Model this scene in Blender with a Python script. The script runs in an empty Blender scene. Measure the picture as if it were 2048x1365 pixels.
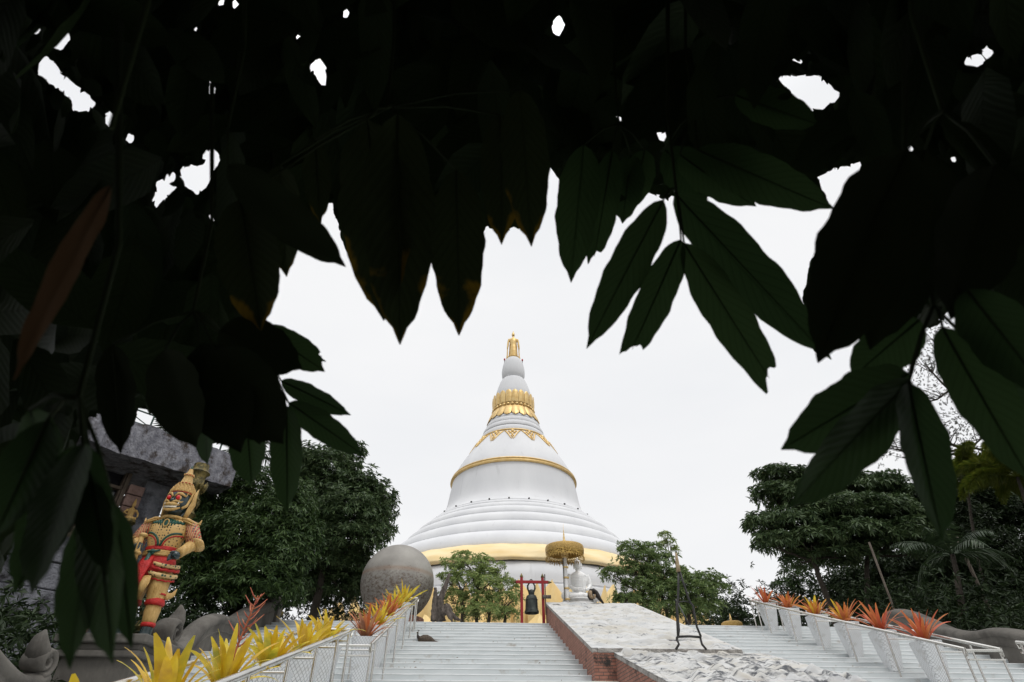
import bpy, bmesh, math, random
import numpy as np
from mathutils import Vector, Matrix, noise

# ---------------------------------------------------------------- camera, sky, sun, exposure
SC = bpy.context.scene
COL = SC.collection
EZ = 1.6                                   # eye height
F = 1138.0                                 # focal length in photo pixels (2048 wide)
PITCH = math.radians(37.0)
YAW = math.radians(3.4)
cam_d = bpy.data.cameras.new('camera')
cam_d.sensor_width = 36.0
cam_d.lens = 36.0 * F / 2048.0
cam_d.clip_start = 0.02
cam_d.clip_end = 2000.0
cam_d.dof.use_dof = True
cam_d.dof.focus_distance = 22.0
cam_d.dof.aperture_fstop = 5.6
cam = bpy.data.objects.new('camera', cam_d)
COL.objects.link(cam)
cam.location = (0, 0, EZ)
cam.rotation_euler = (math.pi / 2 + PITCH, 0, -YAW)
SC.camera = cam

SUN_EL, SUN_AZ = math.radians(58), math.radians(150)      # azimuth clockwise from +Y
world = bpy.data.worlds.new('World')
SC.world = world
world.use_nodes = True
wn, wl = world.node_tree.nodes, world.node_tree.links
bg = wn['Background']
sky = wn.new('ShaderNodeTexSky')
sky.sky_type = 'NISHITA'
sky.sun_disc = False
sky.sun_elevation = SUN_EL
sky.sun_rotation = SUN_AZ
sky.air_density = 1.0
sky.dust_density = 3.0
tc = wn.new('ShaderNodeTexCoord')
mp = wn.new('ShaderNodeMapping'); mp.inputs['Scale'].default_value = (1.0, 1.0, 3.0)
nz = wn.new('ShaderNodeTexNoise'); nz.inputs['Scale'].default_value = 1.7; nz.inputs['Detail'].default_value = 4
cr = wn.new('ShaderNodeValToRGB')
cr.color_ramp.elements[0].position = 0.3; cr.color_ramp.elements[0].color = (0.875, 0.888, 0.912, 1)
cr.color_ramp.elements[1].position = 0.62; cr.color_ramp.elements[1].color = (0.945, 0.948, 0.958, 1)
sx = wn.new('ShaderNodeSeparateXYZ')
mr = wn.new('ShaderNodeMapRange'); mr.interpolation_type = 'SMOOTHSTEP'
mr.inputs['From Min'].default_value = 0.78; mr.inputs['From Max'].default_value = 1.0
mr.inputs['To Min'].default_value = 10.0; mr.inputs['To Max'].default_value = 24.0
vm = wn.new('ShaderNodeVectorMath'); vm.operation = 'SCALE'
mx = wn.new('ShaderNodeMix'); mx.data_type = 'RGBA'; mx.inputs['Factor'].default_value = 0.97
wl.new(tc.outputs['Generated'], mp.inputs['Vector']); wl.new(mp.outputs['Vector'], nz.inputs['Vector'])
wl.new(nz.outputs['Fac'], cr.inputs['Fac']); wl.new(tc.outputs['Generated'], sx.inputs[0])
wl.new(sx.outputs['Z'], mr.inputs['Value'])
wl.new(cr.outputs['Color'], vm.inputs[0]); wl.new(mr.outputs['Result'], vm.inputs['Scale'])
wl.new(sky.outputs['Color'], mx.inputs['A']); wl.new(vm.outputs['Vector'], mx.inputs['B'])
wl.new(mx.outputs['Result'], bg.inputs['Color'])
bg.inputs['Strength'].default_value = 0.1

sun_d = bpy.data.lights.new('sun', 'SUN')
sun_d.energy = 1.0
sun_d.angle = math.radians(14)
sun_d.color = (1.0, 0.965, 0.92)
sun = bpy.data.objects.new('sun', sun_d)
COL.objects.link(sun)
sun.rotation_euler = (math.pi / 2 - SUN_EL, 0, math.pi - SUN_AZ)

SC.view_settings.view_transform = 'Standard'
SC.view_settings.look = 'None'
SC.view_settings.exposure = 0.0
SC.view_settings.gamma = 1.0
SC.view_settings.use_curve_mapping = False
SC.render.engine = 'CYCLES'
SC.cycles.max_bounces = 6
SC.cycles.diffuse_bounces = 3
SC.cycles.transparent_max_bounces = 12
SC.cycles.use_denoising = True

R = random.Random(7)
NR = np.random.RandomState(7)
_c, _s = math.cos(PITCH), math.sin(PITCH)
_cy, _sy = math.cos(YAW), math.sin(YAW)

# ---------------------------------------------------------------- measuring helpers (photo pixel -> point of the place)
def ray(x, y):
    dx, dy = x - 1024, 682.5 - y
    f_, u_ = F * _c - dy * _s, F * _s + dy * _c
    return Vector((dx * _cy + f_ * _sy, f_ * _cy - dx * _sy, u_))
def atY(x, y, Y):
    r = ray(x, y); k = Y / r.y
    return Vector((r.x * k, Y, r.z * k + EZ))
def atX(x, y, X):
    r = ray(x, y); k = X / r.x
    return Vector((X, r.y * k, r.z * k + EZ))
def atD(x, y, d):
    return ray(x, y).normalized() * d + Vector((0, 0, EZ))
def on_plane(x, y, p, n):
    r = ray(x, y); o = Vector((0, 0, EZ))
    return o + r * ((Vector(p) - o).dot(n) / r.dot(n))
def proj_np(P):
    P = np.asarray(P, float)
    X, Y, Z = P[..., 0], P[..., 1], P[..., 2] - EZ
    r_ = X * _cy - Y * _sy; f_ = Y * _cy + X * _sy
    d = f_ * _c + Z * _s; v = -f_ * _s + Z * _c
    d = np.where(d < 1e-3, 1e-3, d)
    return np.stack([1024 + F * r_ / d, 682.5 - F * v / d], -1), d

# ---------------------------------------------------------------- object helpers
def tag(o, label=None, cat=None, group=None, kind=None):
    if label: o['label'] = label
    if cat: o['category'] = cat
    if group: o['group'] = group
    if kind: o['kind'] = kind
    return o
def thing(name, label, cat, loc=(0, 0, 0), group=None, rz=0.0):
    o = bpy.data.objects.new(name, None)
    COL.objects.link(o)
    o.location = loc; o.rotation_euler = (0, 0, rz)
    o.empty_display_size = 0.1
    return tag(o, label, cat, group)
class MB:
    def __init__(s): s.v = []; s.f = []; s.m = []; s.mi = 0
    def add(s, vs, fs):
        b = len(s.v)
        s.v += [tuple(p) for p in vs]
        s.f += [tuple(i + b for i in f) for f in fs]
        s.m += [s.mi] * len(fs)
        return s
    def box(s, c, d, rz=0.0, M=None):
        vs = [Vector((x * d[0] / 2, y * d[1] / 2, z * d[2] / 2)) for x in (-1, 1) for y in (-1, 1) for z in (-1, 1)]
        R_ = M if M is not None else Matrix.Rotation(rz, 3, 'Z')
        vs = [R_ @ v + Vector(c) for v in vs]
        return s.add(vs, [(0, 1, 3, 2), (4, 6, 7, 5), (0, 4, 5, 1), (2, 3, 7, 6), (0, 2, 6, 4), (1, 5, 7, 3)])
    def lathe(s, prof, c=(0, 0, 0), n=48, wob=None, cap=True):
        vs = []
        for (r, z) in prof:
            for i in range(n):
                a = 2 * math.pi * i / n
                k = wob(a, z) if wob else 1.0
                vs.append((c[0] + r * k * math.cos(a), c[1] + r * k * math.sin(a), c[2] + z))
        fs = []
        for j in range(len(prof) - 1):
            for i in range(n):
                fs.append((j * n + i, j * n + (i + 1) % n, (j + 1) * n + (i + 1) % n, (j + 1) * n + i))
        if cap:
            fs.append(tuple(range(n - 1, -1, -1))); fs.append(tuple((len(prof) - 1) * n + i for i in range(n)))
        return s.add(vs, fs)
    def tube(s, pts, rad, n=10, ref=None, cap=True):
        """loft along a path; rad is one radius, a list, or a list of (a, b) half axes"""
        P = [Vector(p) for p in pts]
        k = len(P)
        if not isinstance(rad, (list, tuple)): rad = [rad] * k
        vs = []; prev = None
        for i in range(k):
            t = (P[min(i + 1, k - 1)] - P[max(i - 1, 0)])
            if t.length < 1e-9: t = Vector((0, 0, 1))
            t.normalize()
            if ref is not None: a = Vector(ref)
            elif prev is not None: a = prev
            else: a = Vector((1, 0, 0)) if abs(t.x) < 0.8 else Vector((0, 1, 0))
            a = (a - t * a.dot(t))
            if a.length < 1e-6: a = t.orthogonal()
            a.normalize(); prev = a
            b = t.cross(a)
            r = rad[i]
            ra, rb = (r if isinstance(r, (list, tuple)) else (r, r))
            for j in range(n):
                an = 2 * math.pi * j / n
                vs.append(P[i] + a * ra * math.cos(an) + b * rb * math.sin(an))
        fs = []
        for i in range(k - 1):
            for j in range(n):
                fs.append((i * n + j, i * n + (j + 1) % n, (i + 1) * n + (j + 1) % n, (i + 1) * n + j))
        if cap:
            fs.append(tuple(range(n - 1, -1, -1))); fs.append(tuple((k - 1) * n + j for j in range(n)))
        return s.add(vs, fs)
    def ball(s, c, r, n=14, m=9, rz=0.0):
        if not isinstance(r, (list, tuple)): r = (r, r, r)
        vs = [(0, 0, -1)]
        for j in range(1, m):
            p = math.pi * j / m - math.pi / 2
            for i in range(n):
                a = 2 * math.pi * i / n
                vs.append((math.cos(p) * math.cos(a), math.cos(p) * math.sin(a), math.sin(p)))
        vs.append((0, 0, 1))
        fs = [(0, 1 + (i + 1) % n, 1 + i) for i in range(n)]
        for j in range(m - 2):
            for i in range(n):
                fs.append((1 + j * n + i, 1 + j * n + (i + 1) % n, 1 + (j + 1) * n + (i + 1) % n, 1 + (j + 1) * n + i))
        T = len(vs) - 1
        fs += [(1 + (m - 2) * n + i, 1 + (m - 2) * n + (i + 1) % n, T) for i in range(n)]
        Rz = Matrix.Rotation(rz, 3, 'Z')
        vs = [Rz @ Vector((v[0] * r[0], v[1] * r[1], v[2] * r[2])) + Vector(c) for v in vs]
        return s.add(vs, fs)
    def prism(s, poly, y0, y1, axis='y'):
        """poly of (a, z) extruded; axis y: a is x; axis x: a is y"""
        k = len(poly)
        if axis == 'y': vs = [(a, y0, z) for a, z in poly] + [(a, y1, z) for a, z in poly]
        else: vs = [(y0, a, z) for a, z in poly] + [(y1, a, z) for a, z in poly]
        fs = [tuple(range(k)), tuple(range(2 * k - 1, k - 1, -1))]
        fs += [(i, i + k, (i + 1) % k + k, (i + 1) % k) for i in range(k)]
        return s.add(vs, fs)
    def xform(s, M):
        s.v = [tuple(M @ Vector(v)) for v in s.v]; return s
    def build(s, name, mat, parent=None, smooth=False, loc=None, auto=None, bevel=0.0, remesh=0.0, subsurf=0):
        me = bpy.data.meshes.new(name)
        me.from_pydata(s.v, [], s.f)
        mats = mat if isinstance(mat, (list, tuple)) else [mat]
        for m in mats: me.materials.append(m)
        if len(mats) > 1: me.polygons.foreach_set('material_index', s.m)
        bm = bmesh.new(); bm.from_mesh(me)
        bmesh.ops.recalc_face_normals(bm, faces=bm.faces)
        bm.to_mesh(me); bm.free()
        if smooth:
            me.polygons.foreach_set('use_smooth', [True] * len(me.polygons))
            if auto:
                me.set_sharp_from_angle(angle=math.radians(auto))
        o = bpy.data.objects.new(name, me)
        COL.objects.link(o)
        if parent: o.parent = parent
        if loc is not None: o.location = loc
        if bevel:
            b = o.modifiers.new('bevel', 'BEVEL'); b.width = bevel; b.segments = 2; b.limit_method = 'ANGLE'
        if remesh:
            r = o.modifiers.new('remesh', 'REMESH'); r.mode = 'VOXEL'; r.voxel_size = remesh; r.use_smooth_shade = True
            sm = o.modifiers.new('smooth', 'SMOOTH'); sm.iterations = 3; sm.factor = 0.5
        if subsurf:
            b = o.modifiers.new('sub', 'SUBSURF'); b.levels = subsurf; b.render_levels = subsurf
        return o
def arr_mesh(name, V, Fc, mat, parent=None, smooth=False, uv=None):
    """fast mesh from numpy arrays; Fc all of one size"""
    V = np.asarray(V, np.float32).reshape(-1, 3); Fc = np.asarray(Fc, np.int32)
    me = bpy.data.meshes.new(name)
    k = Fc.shape[1]
    me.vertices.add(len(V)); me.vertices.foreach_set('co', V.ravel())
    me.loops.add(Fc.size); me.loops.foreach_set('vertex_index', Fc.ravel())
    me.polygons.add(len(Fc)); me.polygons.foreach_set('loop_start', np.arange(0, Fc.size, k, dtype=np.int32))
    if smooth: me.polygons.foreach_set('use_smooth', np.ones(len(Fc), bool))
    if uv is not None:
        l = me.uv_layers.new(name='UVMap')
        l.data.foreach_set('uv', np.asarray(uv, np.float32)[Fc.ravel()].ravel())
    me.update(calc_edges=True)
    me.materials.append(mat)
    o = bpy.data.objects.new(name, me)
    COL.objects.link(o)
    if parent: o.parent = parent
    return o

# ---------------------------------------------------------------- materials
def nodes_of(m):
    m.use_nodes = True
    return m.node_tree.nodes, m.node_tree.links, m.node_tree.nodes['Principled BSDF']
def mat(name, col, rough=0.7, col2=None, scale=5.0, detail=6.0, bump=0.0, bscale=None, metal=0.0, spec=0.4, lo=0.35, hi=0.65, stain=None, stain_scale=2.0, stain_lo=0.55, stain_hi=0.7, stretch=None):
    m = bpy.data.materials.new(name)
    n, l, b = nodes_of(m)
    b.inputs['Base Color'].default_value = (*col, 1)
    b.inputs['Roughness'].default_value = rough
    b.inputs['Metallic'].default_value = metal
    b.inputs['Specular IOR Level'].default_value = spec
    t = n.new('ShaderNodeTexCoord'); vec = t.outputs['Object']
    if stretch:
        mp_ = n.new('ShaderNodeMapping'); mp_.inputs['Scale'].default_value = stretch
        l.new(vec, mp_.inputs['Vector']); vec = mp_.outputs['Vector']
    out = None
    if col2:
        z = n.new('ShaderNodeTexNoise'); z.inputs['Scale'].default_value = scale; z.inputs['Detail'].default_value = detail
        l.new(vec, z.inputs['Vector'])
        r = n.new('ShaderNodeValToRGB')
        r.color_ramp.elements[0].position = lo; r.color_ramp.elements[0].color = (*col, 1)
        r.color_ramp.elements[1].position = hi; r.color_ramp.elements[1].color = (*col2, 1)
        l.new(z.outputs['Fac'], r.inputs['Fac']); out = r.outputs['Color']
    if stain:
        z = n.new('ShaderNodeTexNoise'); z.inputs['Scale'].default_value = stain_scale; z.inputs['Detail'].default_value = 8; z.inputs['Roughness'].default_value = 0.65
        l.new(vec, z.inputs['Vector'])
        g = n.new('ShaderNodeMapRange'); g.inputs['From Min'].default_value = stain_lo; g.inputs['From Max'].default_value = stain_hi
        l.new(z.outputs['Fac'], g.inputs['Value'])
        k = n.new('ShaderNodeMix'); k.data_type = 'RGBA'
        l.new(g.outputs['Result'], k.inputs['Factor'])
        if out: l.new(out, k.inputs['A'])
        else: k.inputs['A'].default_value = (*col, 1)
        k.inputs['B'].default_value = (*stain, 1)
        out = k.outputs['Result']
    if out: l.new(out, b.inputs['Base Color'])
    if bump:
        z = n.new('ShaderNodeTexNoise'); z.inputs['Scale'].default_value = bscale or scale * 3; z.inputs['Detail'].default_value = 5
        l.new(vec, z.inputs['Vector'])
        k = n.new('ShaderNodeBump'); k.inputs['Strength'].default_value = bump; k.inputs['Distance'].default_value = 0.05
        l.new(z.outputs['Fac'], k.inputs['Height']); l.new(k.outputs['Normal'], b.inputs['Normal'])
    return m
def leaf_mat(name, a, b_, trans=0.25, rough=0.45, spec=0.3, veins=False, blotch=None, mottle=None):
    m = bpy.data.materials.new(name)
    n, l, b = nodes_of(m)
    g = n.new('ShaderNodeNewGeometry')
    k = n.new('ShaderNodeMix'); k.data_type = 'RGBA'
    k.inputs['A'].default_value = (*a, 1); k.inputs['B'].default_value = (*b_, 1)
    l.new(g.outputs['Random Per Island'], k.inputs['Factor'])
    out = k.outputs['Result']
    if mottle:
        t = n.new('ShaderNodeTexCoord'); z = n.new('ShaderNodeTexNoise'); z.inputs['Scale'].default_value = 7; z.inputs['Detail'].default_value = 5
        l.new(t.outputs['Object'], z.inputs['Vector'])
        gm = n.new('ShaderNodeMapRange'); gm.inputs['From Min'].default_value = 0.42; gm.inputs['From Max'].default_value = 0.68; l.new(z.outputs['Fac'], gm.inputs['Value'])
        km = n.new('ShaderNodeMix'); km.data_type = 'RGBA'; l.new(gm.outputs['Result'], km.inputs['Factor']); l.new(out, km.inputs['A']); km.inputs['B'].default_value = (*mottle, 1); out = km.outputs['Result']
    if blotch:
        t = n.new('ShaderNodeTexCoord'); z = n.new('ShaderNodeTexNoise'); z.inputs['Scale'].default_value = 14; z.inputs['Detail'].default_value = 5
        l.new(t.outputs['Object'], z.inputs['Vector'])
        uvn = n.new('ShaderNodeUVMap'); s_ = n.new('ShaderNodeSeparateXYZ'); l.new(uvn.outputs['UV'], s_.inputs[0])
        # browning that creeps in from the rim and tip of a leaf
        e1 = n.new('ShaderNodeMath'); e1.operation = 'SUBTRACT'; l.new(s_.outputs['X'], e1.inputs[0]); e1.inputs[1].default_value = 0.5
        e2 = n.new('ShaderNodeMath'); e2.operation = 'ABSOLUTE'; l.new(e1.outputs[0], e2.inputs[0])
        y3 = n.new('ShaderNodeMath'); y3.operation = 'POWER'; l.new(s_.outputs['Y'], y3.inputs[0]); y3.inputs[1].default_value = 3.0
        e3 = n.new('ShaderNodeMath'); e3.operation = 'MULTIPLY'; l.new(e2.outputs[0], e3.inputs[0]); l.new(y3.outputs[0], e3.inputs[1])
        e4 = n.new('ShaderNodeMath'); e4.operation = 'MULTIPLY_ADD'; l.new(z.outputs['Fac'], e4.inputs[0]); e4.inputs[1].default_value = 0.9; l.new(e3.outputs[0], e4.inputs[2])
        g2 = n.new('ShaderNodeMapRange'); g2.inputs['From Min'].default_value = 0.66; g2.inputs['From Max'].default_value = 0.74
        l.new(e4.outputs[0], g2.inputs['Value'])
        k2 = n.new('ShaderNodeMix'); k2.data_type = 'RGBA'; l.new(g2.outputs['Result'], k2.inputs['Factor'])
        l.new(out, k2.inputs['A']); k2.inputs['B'].default_value = (*blotch, 1); out = k2.outputs['Result']
    if veins:
        uvn = n.new('ShaderNodeUVMap'); s_ = n.new('ShaderNodeSeparateXYZ'); l.new(uvn.outputs['UV'], s_.inputs[0])
        e1 = n.new('ShaderNodeMath'); e1.operation = 'SUBTRACT'; l.new(s_.outputs['X'], e1.inputs[0]); e1.inputs[1].default_value = 0.5
        e2 = n.new('ShaderNodeMath'); e2.operation = 'ABSOLUTE'; l.new(e1.outputs[0], e2.inputs[0])
        e3 = n.new('ShaderNodeMath'); e3.operation = 'MULTIPLY_ADD'; l.new(e2.outputs[0], e3.inputs[0]); e3.inputs[1].default_value = -0.45; l.new(s_.outputs['Y'], e3.inputs[2])
        e4 = n.new('ShaderNodeMath'); e4.operation = 'MULTIPLY'; l.new(e3.outputs[0], e4.inputs[0]); e4.inputs[1].default_value = 88.0
        e5 = n.new('ShaderNodeMath'); e5.operation = 'SINE'; l.new(e4.outputs[0], e5.inputs[0])
        g3 = n.new('ShaderNodeMapRange'); g3.inputs['From Min'].default_value = 0.75; g3.inputs['From Max'].default_value = 1.0; l.new(e5.outputs[0], g3.inputs['Value'])
        g4 = n.new('ShaderNodeMapRange'); g4.inputs['From Min'].default_value = 0.03; g4.inputs['From Max'].default_value = 0.015; l.new(e2.outputs[0], g4.inputs['Value'])
        e6 = n.new('ShaderNodeMath'); e6.operation = 'MAXIMUM'; l.new(g3.outputs['Result'], e6.inputs[0]); l.new(g4.outputs['Result'], e6.inputs[1])
        k3 = n.new('ShaderNodeMix'); k3.data_type = 'RGBA'; l.new(e6.outputs[0], k3.inputs['Factor'])
        l.new(out, k3.inputs['A'])
        hs = n.new('ShaderNodeHueSaturation'); hs.inputs['Value'].default_value = 0.78; l.new(out, hs.inputs['Color'])
        l.new(hs.outputs['Color'], k3.inputs['B']); out = k3.outputs['Result']
        bp = n.new('ShaderNodeBump'); bp.inputs['Strength'].default_value = 0.10; bp.inputs['Distance'].default_value = 0.003
        l.new(e5.outputs[0], bp.inputs['Height']); l.new(bp.outputs['Normal'], b.inputs['Normal'])
    l.new(out, b.inputs['Base Color'])
    b.inputs['Roughness'].default_value = rough
    b.inputs['Specular IOR Level'].default_value = spec
    if trans:
        tr = n.new('ShaderNodeBsdfTranslucent'); l.new(out, tr.inputs['Color'])
        ms = n.new('ShaderNodeMixShader'); ms.inputs[0].default_value = trans
        l.new(b.outputs[0], ms.inputs[1]); l.new(tr.outputs[0], ms.inputs[2])
        l.new(ms.outputs[0], n['Material Output'].inputs['Surface'])
    return m

M = {}
M['white_plaster'] = mat('white_plaster', (0.66, 0.665, 0.68), 0.8, (0.72, 0.725, 0.735), 0.35, bump=0.15, bscale=3.0, stain=(0.5, 0.5, 0.5), stain_scale=1.3, stain_lo=0.60, stain_hi=0.85, stretch=(1.6, 1.6, 0.22))
M['gold'] = mat('gold', (0.66, 0.44, 0.17), 0.42, (0.76, 0.56, 0.26), 3.0, metal=0.55, bump=0.15, bscale=12)
M['gold_bright'] = mat('gold_bright', (0.76, 0.52, 0.20), 0.5, (0.84, 0.64, 0.30), 0.6, metal=0.0, spec=0.5, bump=0.05, bscale=4)
M['gold_lace'] = mat('gold_lace', (0.30, 0.18, 0.04), 0.5, (0.56, 0.37, 0.12), 30.0, metal=0.3, bump=0.3, bscale=60)
M['sash'] = mat('sash', (0.80, 0.60, 0.30), 0.9, (0.84, 0.69, 0.42), 0.5, stretch=(1, 1, 5), bump=0.6, bscale=1.2)
M['step'] = mat('step', (0.51, 0.545, 0.55), 0.55, (0.60, 0.63, 0.635), 1.3, stain=(0.36, 0.33, 0.29), stain_scale=3.6, stain_lo=0.58, stain_hi=0.74)
M['nosing'] = mat('nosing', (0.70, 0.72, 0.72), 0.55, (0.60, 0.62, 0.62), 3.0, stain=(0.4, 0.37, 0.33), stain_scale=5, stain_lo=0.6, stain_hi=0.75)
M['ground'] = mat('ground', (0.055, 0.045, 0.032), 0.95, (0.03, 0.035, 0.018), 1.5, bump=0.5)
M['paving'] = mat('paving', (0.34, 0.33, 0.31), 0.85, (0.42, 0.41, 0.39), 1.2, bump=0.1)
M['steel'] = mat('steel', (0.66, 0.65, 0.62), 0.24, (0.55, 0.54, 0.5), 3.0, metal=0.95)
M['concrete'] = mat('concrete', (0.09, 0.083, 0.073), 0.9, (0.135, 0.125, 0.11), 2.2, bump=0.35, bscale=9, stain=(0.035, 0.032, 0.028), stain_scale=1.6, stain_lo=0.48, stain_hi=0.75, stretch=(1, 1, 0.6))
M['iron'] = mat('iron', (0.012, 0.012, 0.012), 0.5, (0.03, 0.028, 0.026), 9.0, spec=0.5)
M['rope'] = mat('rope', (0.42, 0.33, 0.21), 0.9, (0.30, 0.22, 0.13), 40.0, bump=0.5, bscale=60)
M['bronze'] = mat('bronze', (0.022, 0.025, 0.024), 0.5, (0.06, 0.068, 0.06), 6.0, metal=0.5, bump=0.4, bscale=18, stretch=(1, 1, 0.4))
M['red_wood'] = mat('red_wood', (0.30, 0.012, 0.018), 0.5, (0.22, 0.01, 0.012), 4.0)
M['marble'] = mat('marble', (0.90, 0.90, 0.89), 0.35, (0.86, 0.86, 0.85), 2.0, spec=0.5)
M['dark_wood'] = mat('dark_wood', (0.14, 0.115, 0.10), 0.9, (0.06, 0.05, 0.042), 5.0, bump=0.9, bscale=11, stretch=(3, 3, 0.6))
M['bark'] = mat('bark', (0.07, 0.055, 0.042), 0.95, (0.12, 0.10, 0.08), 6.0, bump=0.8, bscale=14, stretch=(2, 2, 0.5))
M['bark_dark'] = mat('bark_dark', (0.03, 0.024, 0.018), 0.95, (0.05, 0.042, 0.032), 6.0, bump=0.8, bscale=14)
M['soil'] = mat('soil', (0.05, 0.03, 0.018), 1.0, (0.12, 0.07, 0.035), 30.0, bump=0.6)
M['boulder'] = mat('boulder', (0.30, 0.29, 0.275), 0.8, (0.37, 0.36, 0.34), 1.5, bump=0.15, bscale=18)
M['building_stone'] = mat('building_stone', (0.125, 0.13, 0.148), 0.95, (0.23, 0.235, 0.26), 2.4, bump=1.0, bscale=16, stain=(0.022, 0.021, 0.024), stain_scale=1.5, stain_lo=0.5, stain_hi=0.68)
M['eave_stone'] = mat('eave_stone', (0.12, 0.12, 0.14), 0.95, (0.25, 0.25, 0.275), 7.0, detail=10, bump=1.0, bscale=22, stain=(0.045, 0.035, 0.03), stain_scale=3.2, stain_lo=0.5, stain_hi=0.62, stretch=(1, 1, 0.7))
M['pink_stone'] = mat('pink_stone', (0.20, 0.125, 0.105), 0.95, (0.30, 0.20, 0.17), 5.0, bump=0.9, bscale=12)
M['window_wood'] = mat('window_wood', (0.09, 0.065, 0.045), 0.7, (0.13, 0.10, 0.075), 8.0)
M['glass'] = mat('glass', (0.012, 0.012, 0.015), 0.12, spec=0.6)
M['green_metal'] = mat('green_metal', (0.022, 0.05, 0.042), 0.5, (0.04, 0.075, 0.062), 6.0)
M['antique_gold'] = mat('antique_gold', (0.05, 0.045, 0.018), 0.5, (0.20, 0.15, 0.045), 10.0, metal=0.4, bump=0.5, bscale=26)
M['skin_green'] = mat('skin_green', (0.006, 0.022, 0.024), 0.25, spec=0.6)
M['paint_red'] = mat('paint_red', (0.50, 0.018, 0.014), 0.5, (0.36, 0.012, 0.012), 10.0, bump=0.5, bscale=40)
M['paint_green'] = mat('paint_green', (0.004, 0.045, 0.03), 0.4, (0.01, 0.075, 0.05), 12.0)
M['paint_gold'] = mat('paint_gold', (0.44, 0.26, 0.075), 0.42, (0.60, 0.39, 0.14), 8.0, bump=0.5, bscale=45, stretch=(2, 2, 0.6))
M['ivory'] = mat('ivory', (0.75, 0.70, 0.58), 0.4)
M['eye_red'] = mat('eye_red', (0.55, 0.005, 0.008), 0.15, spec=0.6)
M['feather'] = mat('feather', (0.05, 0.037, 0.027), 0.8, (0.10, 0.075, 0.052), 22.0, bump=0.4, bscale=40)
M['feather_cream'] = mat('feather_cream', (0.36, 0.27, 0.17), 0.85, (0.22, 0.15, 0.09), 30.0)
M['feather_dark'] = mat('feather_dark', (0.014, 0.012, 0.011), 0.7, (0.035, 0.028, 0.022), 20.0)
M['plinth_white'] = mat('plinth_white', (0.70, 0.70, 0.69), 0.8, (0.60, 0.60, 0.58), 5.0, bump=0.5, bscale=20)

def brick_mat(name, dark=0.0):
    m = bpy.data.materials.new(name)
    n, l, b = nodes_of(m)
    t = n.new('ShaderNodeTexCoord'); s_ = n.new('ShaderNodeSeparateXYZ'); l.new(t.outputs['Object'], s_.inputs[0])
    a = n.new('ShaderNodeMath'); a.operation = 'ADD'; l.new(s_.outputs['X'], a.inputs[0]); l.new(s_.outputs['Y'], a.inputs[1])
    c = n.new('ShaderNodeCombineXYZ'); l.new(a.outputs[0], c.inputs[0]); l.new(s_.outputs['Z'], c.inputs[1])
    br = n.new('ShaderNodeTexBrick')
    br.inputs['Scale'].default_value = 1.0; br.inputs['Brick Width'].default_value = 0.17; br.inputs['Row Height'].default_value = 0.055
    br.inputs['Mortar Size'].default_value = 0.007; br.inputs['Mortar Smooth'].default_value = 0.3; br.inputs['Bias'].default_value = -0.2
    br.inputs['Color1'].default_value = (0.34, 0.155, 0.11, 1); br.inputs['Color2'].default_value = (0.24, 0.105, 0.075, 1); br.inputs['Mortar'].default_value = (0.11, 0.085, 0.07, 1)
    l.new(c.outputs[0], br.inputs['Vector'])
    z = n.new('ShaderNodeTexNoise'); z.inputs['Scale'].default_value = 3.2; z.inputs['Detail'].default_value = 8; z.inputs['Roughness'].default_value = 0.7; l.new(t.outputs['Object'], z.inputs['Vector'])
    g = n.new('ShaderNodeMapRange'); g.inputs['From Min'].default_value = 0.58 - dark; g.inputs['From Max'].default_value = 0.68 - dark; l.new(z.outputs['Fac'], g.inputs['Value'])
    k = n.new('ShaderNodeMix'); k.data_type = 'RGBA'; l.new(g.outputs['Result'], k.inputs['Factor']); l.new(br.outputs['Color'], k.inputs['A']); k.inputs['B'].default_value = (0.035, 0.03, 0.026, 1)
    z2 = n.new('ShaderNodeTexNoise'); z2.inputs['Scale'].default_value = 9; z2.inputs['Detail'].default_value = 4; l.new(t.outputs['Object'], z2.inputs['Vector'])
    hs = n.new('ShaderNodeHueSaturation'); l.new(k.outputs['Result'], hs.inputs['Color'])
    g2 = n.new('ShaderNodeMapRange'); g2.inputs['To Min'].default_value = 0.6; g2.inputs['To Max'].default_value = 1.5; l.new(z2.outputs['Fac'], g2.inputs['Value']); l.new(g2.outputs['Result'], hs.inputs['Value'])
    l.new(hs.outputs['Color'], b.inputs['Base Color']); b.inputs['Roughness'].default_value = 0.95
    bp = n.new('ShaderNodeBump'); bp.inputs['Strength'].default_value = 0.8; bp.inputs['Distance'].default_value = 0.01; bp.invert = True
    l.new(br.outputs['Fac'], bp.inputs['Height']); l.new(bp.outputs['Normal'], b.inputs['Normal'])
    return m
M['brick'] = brick_mat('brick', 0.0)
M['brick_sooty'] = brick_mat('brick_sooty', 0.08)

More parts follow.
